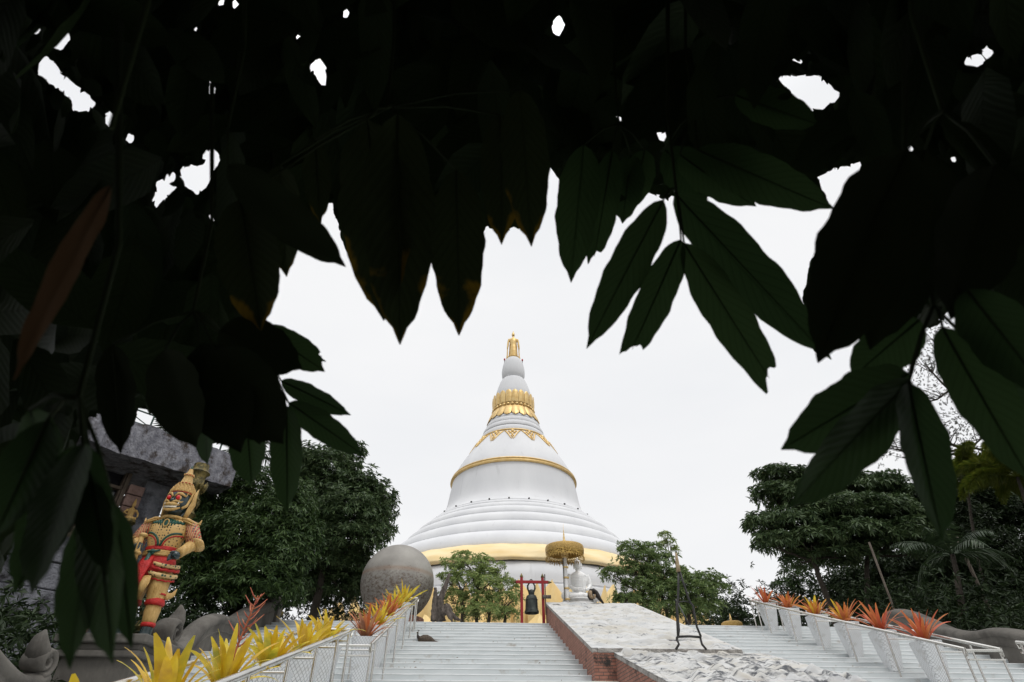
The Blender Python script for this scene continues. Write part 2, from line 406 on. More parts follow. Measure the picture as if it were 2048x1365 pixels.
def relief_mat(name, dk):
    m = bpy.data.materials.new(name)
    n, l, b = nodes_of(m)
    t = n.new('ShaderNodeTexCoord')
    mp_ = n.new('ShaderNodeMapping'); mp_.inputs['Scale'].default_value = (0.75, 2.4, 1.0); l.new(t.outputs['Object'], mp_.inputs['Vector'])
    def nz_(sc, lo, hi, rough=0.7):
        z = n.new('ShaderNodeTexNoise'); z.inputs['Scale'].default_value = sc; z.inputs['Detail'].default_value = 9; z.inputs['Roughness'].default_value = rough
        l.new(mp_.outputs['Vector'], z.inputs['Vector'])
        g = n.new('ShaderNodeMapRange'); g.inputs['From Min'].default_value = lo; g.inputs['From Max'].default_value = hi
        l.new(z.outputs['Fac'], g.inputs['Value']); return g.outputs['Result'], z.outputs['Fac']
    f1, _ = nz_(1.1, 0.45, 0.62); f2, h = nz_(2.8, 0.60 - dk, 0.66 - dk, 0.8); f3, _ = nz_(0.9, 0.5, 0.7)
    k = n.new('ShaderNodeMix'); k.data_type = 'RGBA'; k.inputs['A'].default_value = (0.56, 0.56, 0.55, 1); k.inputs['B'].default_value = (0.50, 0.475, 0.42, 1); l.new(f1, k.inputs['Factor'])
    k1 = n.new('ShaderNodeMix'); k1.data_type = 'RGBA'; k1.inputs['B'].default_value = (0.40, 0.415, 0.43, 1); l.new(k.outputs['Result'], k1.inputs['A']); l.new(f3, k1.inputs['Factor'])
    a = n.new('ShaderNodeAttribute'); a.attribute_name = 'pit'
    zc = n.new('ShaderNodeTexNoise'); zc.inputs['Scale'].default_value = 1.7; zc.inputs['Detail'].default_value = 5; zc.inputs['Distortion'].default_value = 1.2
    l.new(mp_.outputs['Vector'], zc.inputs['Vector'])
    c1 = n.new('ShaderNodeMath'); c1.operation = 'SUBTRACT'; c1.inputs[1].default_value = 0.5; l.new(zc.outputs['Fac'], c1.inputs[0])
    c2 = n.new('ShaderNodeMath'); c2.operation = 'ABSOLUTE'; l.new(c1.outputs[0], c2.inputs[0])
    c3 = n.new('ShaderNodeMapRange'); c3.inputs['From Min'].default_value = 0.022 + dk * .7; c3.inputs['From Max'].default_value = 0.004; l.new(c2.outputs[0], c3.inputs['Value'])
    f4, _ = nz_(1.3, 0.50 - dk * 2, 0.60 - dk * 2)
    c4 = n.new('ShaderNodeMath'); c4.operation = 'MULTIPLY'; l.new(c3.outputs['Result'], c4.inputs[0]); l.new(f4, c4.inputs[1])
    c5 = n.new('ShaderNodeMath'); c5.operation = 'MAXIMUM'; l.new(c4.outputs[0], c5.inputs[0]); l.new(f2, c5.inputs[1])
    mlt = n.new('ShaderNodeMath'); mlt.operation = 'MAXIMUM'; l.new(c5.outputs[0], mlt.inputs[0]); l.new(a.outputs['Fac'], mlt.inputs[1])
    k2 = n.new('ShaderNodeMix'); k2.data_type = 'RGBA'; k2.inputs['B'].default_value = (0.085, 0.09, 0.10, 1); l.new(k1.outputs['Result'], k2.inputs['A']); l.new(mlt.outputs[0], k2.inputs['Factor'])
    l.new(k2.outputs['Result'], b.inputs['Base Color']); b.inputs['Roughness'].default_value = 0.9
    bp = n.new('ShaderNodeBump'); bp.inputs['Strength'].default_value = 0.7; bp.inputs['Distance'].default_value = 0.02
    l.new(h, bp.inputs['Height']); l.new(bp.outputs['Normal'], b.inputs['Normal'])
    return m
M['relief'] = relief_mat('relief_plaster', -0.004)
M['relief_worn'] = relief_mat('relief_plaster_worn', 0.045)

def lattice_mat():
    m = bpy.data.materials.new('lattice_pot')
    n, l, b = nodes_of(m)
    t = n.new('ShaderNodeTexCoord'); s_ = n.new('ShaderNodeSeparateXYZ'); l.new(t.outputs['Object'], s_.inputs[0])
    def m2(op, x, y):
        q = n.new('ShaderNodeMath'); q.operation = op
        for i, w in enumerate((x, y)):
            if w is None: continue
            if isinstance(w, (int, float)): q.inputs[i].default_value = w
            else: l.new(w, q.inputs[i])
        return q.outputs[0]
    u = m2('ADD', s_.outputs['X'], s_.outputs['Y'])
    zz = m2('MULTIPLY', s_.outputs['Z'], 0.8)
    a = m2('ABSOLUTE', m2('SINE', m2('MULTIPLY', m2('ADD', u, zz), 62.0), None), None)
    c = m2('ABSOLUTE', m2('SINE', m2('MULTIPLY', m2('SUBTRACT', u, zz), 62.0), None), None)
    h = m2('MINIMUM', a, c)
    g = n.new('ShaderNodeMapRange'); g.inputs['From Min'].default_value = 0.08; g.inputs['From Max'].default_value = 0.3; l.new(h, g.inputs['Value'])
    k = n.new('ShaderNodeMix'); k.data_type = 'RGBA'; k.inputs['A'].default_value = (0.30, 0.31, 0.32, 1); k.inputs['B'].default_value = (0.68, 0.70, 0.71, 1); l.new(g.outputs['Result'], k.inputs['Factor'])
    z = n.new('ShaderNodeTexNoise'); z.inputs['Scale'].default_value = 7; z.inputs['Detail'].default_value = 6; l.new(t.outputs['Object'], z.inputs['Vector'])
    g2 = n.new('ShaderNodeMapRange'); g2.inputs['From Min'].default_value = 0.55; g2.inputs['From Max'].default_value = 0.8; l.new(z.outputs['Fac'], g2.inputs['Value'])
    k2 = n.new('ShaderNodeMix'); k2.data_type = 'RGBA'; k2.inputs['B'].default_value = (0.42, 0.42, 0.40, 1); l.new(k.outputs['Result'], k2.inputs['A']); l.new(g2.outputs['Result'], k2.inputs['Factor'])
    l.new(k2.outputs['Result'], b.inputs['Base Color']); b.inputs['Roughness'].default_value = 0.6
    bp = n.new('ShaderNodeBump'); bp.inputs['Strength'].default_value = 0.5; bp.inputs['Distance'].default_value = 0.008
    l.new(g.outputs['Result'], bp.inputs['Height']); l.new(bp.outputs['Normal'], b.inputs['Normal'])
    return m
M['pot'] = lattice_mat()

def dot_mat(name, base, dots, scale, thr=0.22, stripe=None):
    m = bpy.data.materials.new(name)
    n, l, b = nodes_of(m)
    t = n.new('ShaderNodeTexCoord')
    v = n.new('ShaderNodeTexVoronoi'); v.inputs['Scale'].default_value = scale; v.inputs['Randomness'].default_value = 0.25
    l.new(t.outputs['Object'], v.inputs['Vector'])
    g = n.new('ShaderNodeMapRange'); g.inputs['From Min'].default_value = thr; g.inputs['From Max'].default_value = thr + 0.08; l.new(v.outputs['Distance'], g.inputs['Value'])
    k = n.new('ShaderNodeMix'); k.data_type = 'RGBA'; k.inputs['A'].default_value = (*dots, 1); k.inputs['B'].default_value = (*base, 1); l.new(g.outputs['Result'], k.inputs['Factor'])
    out = k.outputs['Result']
    if stripe:
        w = n.new('ShaderNodeTexWave'); w.inputs['Scale'].default_value = stripe[1]; w.bands_direction = 'X'; w.inputs['Distortion'].default_value = 0.5
        l.new(t.outputs['Object'], w.inputs['Vector'])
        g2 = n.new('ShaderNodeMapRange'); g2.inputs['From Min'].default_value = 0.7; g2.inputs['From Max'].default_value = 0.8; l.new(w.outputs['Fac'], g2.inputs['Value'])
        k2 = n.new('ShaderNodeMix'); k2.data_type = 'RGBA'; k2.inputs['B'].default_value = (*stripe[0], 1); l.new(out, k2.inputs['A']); l.new(g2.outputs['Result'], k2.inputs['Factor']); out = k2.outputs['Result']
    l.new(out, b.inputs['Base Color']); b.inputs['Roughness'].default_value = 0.45
    bp = n.new('ShaderNodeBump'); bp.inputs['Strength'].default_value = 0.8; bp.inputs['Distance'].default_value = 0.01
    l.new(g.outputs['Result'], bp.inputs['Height']); l.new(bp.outputs['Normal'], b.inputs['Normal'])
    return m
M['armour'] = dot_mat('armour', (0.50, 0.31, 0.10), (0.012, 0.02, 0.018), 21.0)
M['sleeve'] = dot_mat('sleeve', (0.42, 0.28, 0.12), (0.01, 0.05, 0.035), 20.0, 0.36, ((0.45, 0.02, 0.018), 9.0))
M['hem'] = dot_mat('hem', (0.58, 0.40, 0.17), (0.01, 0.06, 0.04), 17.0, 0.3)

def sphere_mat():
    m = bpy.data.materials.new('weathered_sphere')
    n, l, b = nodes_of(m)
    t = n.new('ShaderNodeTexCoord'); s_ = n.new('ShaderNodeSeparateXYZ'); l.new(t.outputs['Object'], s_.inputs[0])
    z = n.new('ShaderNodeTexNoise'); z.inputs['Scale'].default_value = 1.4; z.inputs['Detail'].default_value = 5; l.new(t.outputs['Object'], z.inputs['Vector'])
    r = n.new('ShaderNodeValToRGB'); r.color_ramp.elements[0].position = 0.35; r.color_ramp.elements[0].color = (0.225, 0.21, 0.19, 1); r.color_ramp.elements[1].position = 0.65; r.color_ramp.elements[1].color = (0.33, 0.315, 0.285, 1); l.new(z.outputs['Fac'], r.inputs['Fac'])
    mp_ = n.new('ShaderNodeMapping'); mp_.inputs['Scale'].default_value = (9, 9, 14); l.new(t.outputs['Object'], mp_.inputs['Vector'])
    z2 = n.new('ShaderNodeTexNoise'); z2.inputs['Scale'].default_value = 1.0; z2.inputs['Detail'].default_value = 8; z2.inputs['Roughness'].default_value = 0.8; l.new(mp_.outputs['Vector'], z2.inputs['Vector'])
    # rust speckle gathered in a belt round the middle and lower half
    ab = n.new('ShaderNodeMapRange'); ab.interpolation_type = 'SMOOTHSTEP'; ab.inputs['From Min'].default_value = 0.6; ab.inputs['From Max'].default_value = -0.3; ab.inputs['To Max'].default_value = 0.16; l.new(s_.outputs['Z'], ab.inputs['Value'])
    ad = n.new('ShaderNodeMath'); ad.operation = 'ADD'; l.new(z2.outputs['Fac'], ad.inputs[0]); l.new(ab.outputs['Result'], ad.inputs[1])
    g = n.new('ShaderNodeMapRange'); g.inputs['From Min'].default_value = 0.60; g.inputs['From Max'].default_value = 0.76; l.new(ad.outputs[0], g.inputs['Value'])
    k = n.new('ShaderNodeMix'); k.data_type = 'RGBA'; k.inputs['B'].default_value = (0.10, 0.065, 0.045, 1); l.new(r.outputs['Color'], k.inputs['A']); l.new(g.outputs['Result'], k.inputs['Factor'])
    mp3 = n.new('ShaderNodeMapping'); mp3.inputs['Scale'].default_value = (1.2, 1.2, 16); l.new(t.outputs['Object'], mp3.inputs['Vector'])
    z3 = n.new('ShaderNodeTexNoise'); z3.inputs['Scale'].default_value = 1.0; z3.inputs['Detail'].default_value = 3; l.new(mp3.outputs['Vector'], z3.inputs['Vector'])
    d1 = n.new('ShaderNodeMath'); d1.operation = 'ABSOLUTE'; d0 = n.new('ShaderNodeMath'); d0.operation = 'SUBTRACT'; d0.inputs[1].default_value = 0.18; l.new(s_.outputs['Z'], d0.inputs[0]); l.new(d0.outputs[0], d1.inputs[0])
    g5 = n.new('ShaderNodeMapRange'); g5.inputs['From Min'].default_value = 0.1; g5.inputs['From Max'].default_value = 0.0; g5.inputs['To Max'].default_value = 0.9; l.new(d1.outputs[0], g5.inputs['Value'])
    mu = n.new('ShaderNodeMath'); mu.operation = 'MULTIPLY'; l.new(g5.outputs['Result'], mu.inputs[0]); l.new(z3.outputs['Fac'], mu.inputs[1])
    k2 = n.new('ShaderNodeMix'); k2.data_type = 'RGBA'; k2.inputs['B'].default_value = (0.26, 0.14, 0.07, 1); l.new(k.outputs['Result'], k2.inputs['A']); l.new(mu.outputs[0], k2.inputs['Factor'])
    l.new(k2.outputs['Result'], b.inputs['Base Color']); b.inputs['Roughness'].default_value = 0.7
    return m
M['sphere'] = sphere_mat()

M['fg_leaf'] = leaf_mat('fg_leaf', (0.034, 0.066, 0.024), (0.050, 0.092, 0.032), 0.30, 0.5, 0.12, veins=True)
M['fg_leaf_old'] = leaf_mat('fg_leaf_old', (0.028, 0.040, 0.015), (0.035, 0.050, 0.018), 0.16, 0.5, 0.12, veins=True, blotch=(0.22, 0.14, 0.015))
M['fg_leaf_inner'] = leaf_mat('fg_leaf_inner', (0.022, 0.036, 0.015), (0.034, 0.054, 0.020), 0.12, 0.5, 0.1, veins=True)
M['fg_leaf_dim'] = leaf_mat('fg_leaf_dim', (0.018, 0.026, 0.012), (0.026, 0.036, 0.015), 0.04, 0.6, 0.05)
M['dry_leaf'] = leaf_mat('dry_leaf', (0.11, 0.06, 0.03), (0.13, 0.075, 0.04), 0.2, 0.8, 0.1)
M['leaf_deep'] = leaf_mat('leaf_deep', (0.018, 0.040, 0.012), (0.065, 0.11, 0.030), 0.14, 0.5, 0.25)
M['leaf_mid'] = leaf_mat('leaf_mid', (0.028, 0.056, 0.020), (0.095, 0.14, 0.055), 0.16, 0.45, 0.3)
M['leaf_frangipani'] = leaf_mat('leaf_frangipani', (0.13, 0.21, 0.06), (0.40, 0.46, 0.17), 0.3, 0.45, 0.3)
M['leaf_frangipani_dark'] = leaf_mat('leaf_frangipani_dark', (0.07, 0.125, 0.04), (0.22, 0.29, 0.10), 0.25, 0.45, 0.3)
M['leaf_wispy'] = leaf_mat('leaf_wispy', (0.03, 0.035, 0.022), (0.06, 0.055, 0.035), 0.1, 0.6, 0.2)
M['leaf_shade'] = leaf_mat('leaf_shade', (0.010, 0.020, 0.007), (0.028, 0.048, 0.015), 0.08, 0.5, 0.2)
M['leaf_palm'] = leaf_mat('leaf_palm', (0.06, 0.11, 0.012), (0.20, 0.22, 0.03), 0.25, 0.5, 0.25)
M['leaf_palm_dark'] = leaf_mat('leaf_palm_dark', (0.025, 0.045, 0.018), (0.05, 0.08, 0.035), 0.15, 0.4, 0.35)
M['brom_yellow'] = leaf_mat('brom_yellow', (0.70, 0.48, 0.02), (0.78, 0.62, 0.05), 0.35, 0.35, 0.5, mottle=(0.36, 0.34, 0.03))
M['brom_gold'] = leaf_mat('brom_gold', (0.72, 0.46, 0.02), (0.74, 0.56, 0.04), 0.35, 0.35, 0.5, mottle=(0.52, 0.30, 0.03))
M['brom_orange'] = leaf_mat('brom_orange', (0.50, 0.12, 0.04), (0.60, 0.22, 0.08), 0.3, 0.45, 0.35, mottle=(0.60, 0.20, 0.06))
M['brom_amber'] = leaf_mat('brom_amber', (0.58, 0.19, 0.04), (0.68, 0.33, 0.06), 0.3, 0.45, 0.35)
M['brom_rust'] = leaf_mat('brom_rust', (0.36, 0.14, 0.07), (0.48, 0.24, 0.12), 0.3, 0.5, 0.3, mottle=(0.24, 0.10, 0.06))
M['brom_red'] = leaf_mat('brom_red', (0.42, 0.065, 0.03), (0.54, 0.12, 0.05), 0.3, 0.4, 0.4, mottle=(0.52, 0.12, 0.04))
M['litter'] = mat('litter', (0.16, 0.10, 0.05), 0.9, (0.28, 0.18, 0.08), 15.0)
M['flower_red'] = mat('flower_red', (0.35, 0.07, 0.05), 0.7, (0.5, 0.18, 0.08), 20.0)

# ================================================================ THE SETTING
TOPY, TOPZ, SU = 18.6, 5.1, 0.325
RU, TU, NU = 2.68 / 18, 0.4583, 18
LANDZ, LY0, LY1 = 2.42, 10.35, 9.0
RL, TL, NL = 0.155, 0.603, 14
SL = RL / TL
GZ = 0.25
def zup(Y): return TOPZ - (TOPY - Y) * SU
def zlow(Y): return LANDZ - (LY1 - Y) * SL
def zstair(Y):
    if Y >= TOPY: return TOPZ
    if Y >= LY0: return zup(Y)
    if Y >= LY1: return LANDZ
    return max(GZ, zlow(Y))

# ground: one sheet that climbs beside the stairs and runs on to the horizon
gx = [-700, -200, -60, -25, -14, -10, -8, -6.3, -3, 0, 3, 6, 9, 12.6, 15, 20, 30, 60, 200, 700]
gy = [-700, -200, -60, -20, -8, -3, 0.4, 3, 5, 7, 9, 10.4, 12, 14, 16, 18.6, 19.2, 22, 30, 45, 80, 200, 700]
vs, fs = [], []
for j, y in enumerate(gy):
    for i, x in enumerate(gx):
        z = zstair(y) - (0.42 if 0.5 < y < 18.7 else 0.06)
        if y > 18.7: z = TOPZ - 0.06
        if y <= 0.5: z = GZ - 0.02
        if abs(x) > 14 and y > 0.5: z += noise.noise(Vector((x * .1, y * .1, 0))) * .4 - .1
        vs.append((x, y, z))
nx = len(gx)
for j in range(len(gy) - 1):
    for i in range(nx - 1):
        fs.append((j * nx + i, j * nx + i + 1, (j + 1) * nx + i + 1, (j + 1) * nx + i))
g = MB(); g.add(vs, fs)
tag(g.build('ground', M['ground'], smooth=True), kind='structure')
g = MB(); g.box((3, TOPY + 0.06 + 35, TOPZ - 0.06), (46, 70, 0.1))
tag(g.build('terrace_paving', M['paving'], bevel=0.01), kind='structure')

# steps with a thin projecting nosing
SX0, SX1 = -6.0, 12.2
g = MB()
for k in range(NU):
    y, z = TOPY - k * TU, TOPZ - k * RU
    dep = TU + 0.03 if k else 0.6
    g.box(((SX0 + SX1) / 2, y + 0.008 + dep / 2, z - RU / 2 - 0.012), (SX1 - SX0, dep, RU + 0.02))
g.box(((SX0 + SX1) / 2, (LY0 + LY1) / 2 + 0.05, LANDZ - 0.1), (SX1 - SX0, LY0 - LY1 + 0.1, 0.17))
for k in range(1, NL):
    y, z = LY1 - k * TL, LANDZ - k * RL
    g.box(((SX0 + SX1) / 2, y + 0.008 + TL / 2 + .015, z - RL / 2 - 0.012), (SX1 - SX0, TL + 0.03, RL + 0.02))
stairs = tag(g.build('stairs', M['step']), kind='structure')
g = MB()
def nosing(y, z, dep):
    W = 1.3; n_ = int((SX1 - SX0) / W)
    for i in range(n_):
        x = SX0 + (i + .5) * (SX1 - SX0) / n_
        g.box((x, y + dep / 2 + R.uniform(-.002, .002), z - 0.009 + R.uniform(-.0015, .0015)), ((SX1 - SX0) / n_ - 0.006, dep, 0.020))
for k in range(NU): nosing(TOPY - k * TU, TOPZ - k * RU + .004, TU + .01 if k else 0.5)
nosing(LY1, LANDZ + .004, LY0 - LY1 + .01)
for k in range(1, NL): nosing(LY1 - k * TL, LANDZ - k * RL + .004, TL + .01)
tag(g.build('stair_treads', M['nosing'], bevel=0.004), kind='structure')

# ---------------------------------------------------------------- relief ramps between the two flights
def relief_ramp(label, x0, x1, y0, z0, y1, z1, amp, seed, base, matb, matr):
    t = thing('relief_ramp', label, 'relief ramp', ((x0 + x1) / 2, y0, 0))
    ox, oy = (x0 + x1) / 2, y0
    w = (x1 - x0) / 2 - 0.02
    b = MB(); b.prism([(0, base), (0, z0 - 0.07), (y1 - y0, z1 - 0.07), (y1 - y0, base)], -w, w, axis='x')
    b.build('brick_side', matb, t)
    b = MB(); b.box((0, -0.004, (base + z0 - .09) / 2), (2 * w + .004, 0.02, z0 - .09 - base)); b.build('end_wall', M['brick_sooty'], t)
    NX, NY = 110, int(46 * (y1 - y0))
    V = np.zeros((NY + 1, NX + 1, 3)); pit = np.zeros((NY + 1, NX + 1))
    sl = (z1 - z0) / (y1 - y0)
    for j in range(NY + 1):
        v = j / NY; y = v * (y1 - y0)
        for i in range(NX + 1):
            u = i / NX; x = -w - 0.02 + u * (2 * w + 0.04)
            e = min(u, 1 - u) * (x1 - x0); e2 = min(v, 1 - v) * (y1 - y0)
            k = min(1, max(0, (min(e, e2) - 0.07) / 0.10))
            q = Vector((x * 0.9 + seed, y * 2.6, seed * 3))
            n1 = noise.ridged_multi_fractal(q, 0.9, 2.1, 5, 0.9, 2.0)
            n2 = noise.noise(Vector((x * 5 + seed, y * 7, 4)))
            band = noise.noise(Vector((x * .25, y * .8 + seed, 9)))
            h = k * amp * ((n1 - 1.0) * 0.75 * (0.7 + band) + n2 * 0.45)
            h += 0.006 * noise.noise(Vector((x * 14, y * 14, seed)))
            V[j, i] = (x, y, z0 + sl * y + h)
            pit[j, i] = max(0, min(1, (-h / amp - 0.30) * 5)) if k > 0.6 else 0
    idx = np.arange((NY + 1) * (NX + 1)).reshape(NY + 1, NX + 1)
    Fc = np.stack([idx[:-1, :-1], idx[:-1, 1:], idx[1:, 1:], idx[1:, :-1]], -1).reshape(-1, 4)
    # skirt
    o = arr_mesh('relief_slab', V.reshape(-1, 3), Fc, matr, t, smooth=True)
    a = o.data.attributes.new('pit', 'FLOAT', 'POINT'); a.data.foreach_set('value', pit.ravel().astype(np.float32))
    sk = MB()
    sk.prism([(0, z0 - 0.085), (0, z0 - 0.006), (y1 - y0, z1 - 0.006), (y1 - y0, z1 - 0.085)], -w - 0.018, -w + 0.08, axis='x')
    sk.prism([(0, z0 - 0.085), (0, z0 - 0.006), (y1 - y0, z1 - 0.006), (y1 - y0, z1 - 0.085)], w - 0.08, w + 0.018, axis='x')
    sk.box((0, 0.03, z0 - 0.04), (2 * w - .17, 0.08, 0.075))
    sk.build('coping', M['edge'], t, bevel=0.01)
    return t
M['edge'] = mat('edge', (0.42, 0.40, 0.37), 0.95, (0.28, 0.26, 0.24), 7.0, bump=1.0, bscale=20, stain=(0.08, 0.07, 0.065), stain_scale=4, stain_lo=0.5, stain_hi=0.7)
relief_ramp('upper whitewashed relief ramp with red brick sides, running up to the white seated statue', 2.2, 5.08, 11.85, 3.42, 19.35, 5.855, 0.12, 3.1, 1.9, M['brick'], M['relief'])
relief_ramp('lower weathered relief ramp with dark cracked landscape relief and red brick sides', 2.60, 5.5, 3.0, 1.08, 11.83, 3.352, 0.18, 11.7, 0.1, M['brick'], M['relief_worn'])

# ---------------------------------------------------------------- the great white bell-shaped stupa
CD = 50.0
ca = YAW + math.atan(3.2 / 1165.0)
CX, CY = CD * math.sin(ca), CD * math.cos(ca)
st = thing('stupa', 'huge white bell-shaped stupa with gold bands and a yellow cloth sash', 'stupa', (CX, CY, 0))
def P_(l): return [(r, h + EZ) for r, h in l]
def smooth_prof(l, k=4):
    out = []
    for a, b in zip(l, l[1:]):
        for i in range(k): out.append((a[0] + (b[0] - a[0]) * i / k, a[1] + (b[1] - a[1]) * i / k))
    out.append(l[-1])
    return out
def catmull(l, k=5):
    out = []
    for i in range(len(l) - 1):
        p0, p1, p2, p3 = l[max(i - 1, 0)], l[i], l[i + 1], l[min(i + 2, len(l) - 1)]
        for j in range(k):
            t = j / k
            out.append(tuple(0.5 * ((2 * b) + (-a + c) * t + (2 * a - 5 * b + 4 * c - d) * t * t + (-a + 3 * b - 3 * c + d) * t ** 3) for a, b, c, d in zip(p0, p1, p2, p3)))
    out.append(l[-1]); return out
NB = 160
b = MB()
b.lathe(P_(catmull([(0.02, 35.32), (0.5, 35.26), (0.84, 34.95), (1.08, 34.3), (1.2, 33.5), (1.17, 32.9), (1.02, 32.5)])), n=64)
b.lathe(P_(catmull([(0.95, 32.52), (1.2, 32.35), (1.45, 31.8), (1.72, 30.9), (1.85, 30.2), (1.9, 29.0), (1.95, 28.2), (2.2, 27.5)])), n=64)
b.build('spire', M['white_plaster'], st, smooth=True)
b = MB()
def ring(ra, rb, ha, hb, k=9, under=0.05):
    """one rounded ring of the stupa seen from below: swells from (ra, ha) to (rb, hb), then cuts back"""
    pr = []
    for i in range(k + 1):
        t = i / k * math.pi / 2
        pr.append((ra + (rb - ra) * math.sin(t) ** 0.9, hb + (ha - hb) * (math.cos(t))))
    pr.append((rb - under * 0.4, hb - 0.04)); pr.append((rb - under * 2, hb - 0.05))
    return pr
pr = []
for (ra, rb, ha, hb) in [(2.2, 2.52, 27.35, 27.0), (2.42, 2.72, 26.95, 26.45), (2.6, 3.0, 26.4, 25.85), (2.8, 3.22, 25.8, 25.15)]:
    pr += ring(ra, rb, ha, hb)
b.lathe(P_(pr), n=NB, cap=False)
b.build('neck_ring', M['white_plaster'], st, smooth=True, auto=50)
b = MB()
b.lathe(P_(catmull([(3.02, 25.2), (3.35, 24.9), (3.65, 24.5), (4.58, 23.06), (5.15, 22.1), (5.5, 21.34), (5.6, 20.8), (5.7, 20.2), (5.8, 19.6), (5.95, 18.66), (6.15, 18.0), (6.5, 17.45), (6.85, 17.05)])), n=NB, cap=False)
b.build('bell', M['white_plaster'], st, smooth=True)
b = MB(); pr = []
rings = [(6.65, 7.0, 17.15, 16.95), (6.85, 7.35, 16.92, 16.62), (7.1, 7.85, 16.6, 16.12), (7.55, 8.62, 16.1, 15.38), (8.25, 9.45, 15.35, 14.45), (9.05, 10.5, 14.42, 13.33), (10.05, 11.85, 13.3, 11.95), (11.4, 12.4, 11.9, 11.0)]
for q in rings: pr += ring(*q, k=12, under=0.06)
b.lathe(P_(pr), n=NB, cap=False)
b.build('terrace_ring', M['white_plaster'], st, smooth=True, auto=50)
b = MB()
b.lathe(P_(catmull([(12.2, 11.0), (12.85, 10.5), (13.2, 9.9), (13.3, 9.25)], 6) + [(13.25, 9.2), (13.25, 9.12), (13.42, 9.1), (13.48, 9.0), (13.4, 8.0), (13.4, 3.45)]), n=NB, cap=False)
b.build('drum', M['white_plaster'], st, smooth=True, auto=40)
b = MB()
b.lathe(P_([(5.5, 21.22), (5.68, 21.2), (5.74, 21.12), (5.70, 21.02), (5.80, 20.96), (5.81, 20.86), (5.7, 20.78), (5.55, 20.78)]), n=NB, cap=False)
b.build('gold_band', M['gold'], st, smooth=True, auto=35)
b = MB()
b.lathe(P_([(11.75, 12.0)] + [(11.92 + 1.2 * (i / 9) + .22 * math.sin(math.pi * i / 9), 11.95 - 1.25 * (i / 9)) for i in range(10)] + [(12.9, 10.62)]), n=240, cap=False,
        wob=lambda a, z: 1 + 0.0035 * math.sin(a * 31 + z * 2.2) + 0.0025 * math.sin(a * 57 - z * 3) + 0.002 * math.sin(a * 9 + z * 6))
b.build('cloth_sash', M['sash'], st, smooth=True)
def petal(mb, ang, r0, r1, h0, h1, w, ridge=False, bulge=0.12, tip=0.35, rows=9, cols=6, point=0.0):
    """one lotus petal lying on the cone (r0,h0)-(r1,h1); its free end is at (r1,h1)"""
    base = len(mb.v); vs = []
    for j in range(rows + 1):
        t = j / rows
        if t < 1 - tip: ww = 1.0
        else:
            q = (t - (1 - tip)) / tip
            ww = math.sqrt(max(0, 1 - q * q)) * (1 - point) + (1 - q) * point
        for i in range(cols + 1):
            u = -1 + 2 * i / cols
            r = r0 + (r1 - r0) * t
            bl = bulge * ((1 - abs(u)) if ridge else (1 - u * u * 0.85)) * (math.sin(math.pi * min(1, t * 0.9 + 0.1)) * 0.7 + 0.3)
            a = ang + u * ww * w / 2 / max(r, .1)
            h = h0 + (h1 - h0) * t
            vs.append(((r + bl) * math.cos(a), (r + bl) * math.sin(a), h + EZ))
    fs = [(j * (cols + 1) + i, j * (cols + 1) + i + 1, (j + 1) * (cols + 1) + i + 1, (j + 1) * (cols + 1) + i) for j in range(rows) for i in range(cols)]
    mb.add(vs, fs)
b = MB()
b.lathe(P_([(1.9, 29.9), (2.0, 29.8), (2.02, 28.75), (1.96, 28.7), (1.96, 28.4), (2.05, 28.35), (2.35, 27.6), (2.2, 27.5)]), n=72, cap=False)
NPt = 20
for i in range(NPt):
    a = 2 * math.pi * i / NPt + .02
    petal(b, a, 2.03, 2.07, 28.8, 30.2, 2 * math.pi * 2.0 / NPt * 0.94, bulge=0.10, tip=0.25)
    petal(b, a, 2.05, 2.62, 28.35, 27.05, 2 * math.pi * 2.35 / NPt * 0.96, bulge=0.10, tip=0.3)
for i in range(30):
    a = 2 * math.pi * i / 30
    b.ball((2.02 * math.cos(a), 2.02 * math.sin(a), 28.55 + EZ), (0.17, 0.17, 0.17), 8, 6)
b.build('lotus_collar', M['gold'], st, smooth=True, auto=60)
# gold filigree with pendants at the top of the bell
def bell_r(h):
    T = [(25.2, 3.02), (24.9, 3.35), (24.5, 3.65), (23.06, 4.58), (22.1, 5.15)]
    for (h1, r1), (h2, r2) in zip(T, T[1:]):
        if h1 >= h >= h2: return r1 + (r2 - r1) * (h1 - h) / (h1 - h2)
    return T[0][1] if h > T[0][0] else T[-1][1]
b = MB()
b.tube([(3.28 * math.cos(2 * math.pi * i / 72), 3.28 * math.sin(2 * math.pi * i / 72), 25.08 + EZ) for i in range(73)], 0.075, 8, ref=(0, 0, 1))
for i in range(14):
    a0 = 2 * math.pi * i / 14 + .14
    for sgn in (-1, 1):
        pts = []
        for j in range(9):
            t = j / 8
            h = 25.0 - 0.15 - 1.25 * (1 - t) ** 1.7
            a = a0 + sgn * (0.02 + 0.2 * t)
            r = bell_r(h) + 0.05
            pts.append((r * math.cos(a), r * math.sin(a), h + EZ))
        b.tube(pts, [0.03 + 0.05 * math.sin(math.pi * t / 8) for t in range(9)], 6)
    for (dh, da, s_) in [(0.25, 0, .17), (0.5, 0.05, .12), (0.5, -0.05, .12), (0.75, 0, .12), (0.95, 0.02, .08), (0.95, -0.02, .08), (0.3, .09, .1), (0.3, -.09, .1), (1.12, 0, .08), (1.3, 0, .05), (.28, .17, .08), (.28, -.17, .08)]:
        h = 25.0 - dh; r = bell_r(h) + 0.04; a = a0 + da
        b.ball((r * math.cos(a), r * math.sin(a), h + EZ), (s_, s_, s_ * 1.3), 7, 5)
b.build('filigree', M['gold'], st, smooth=True)
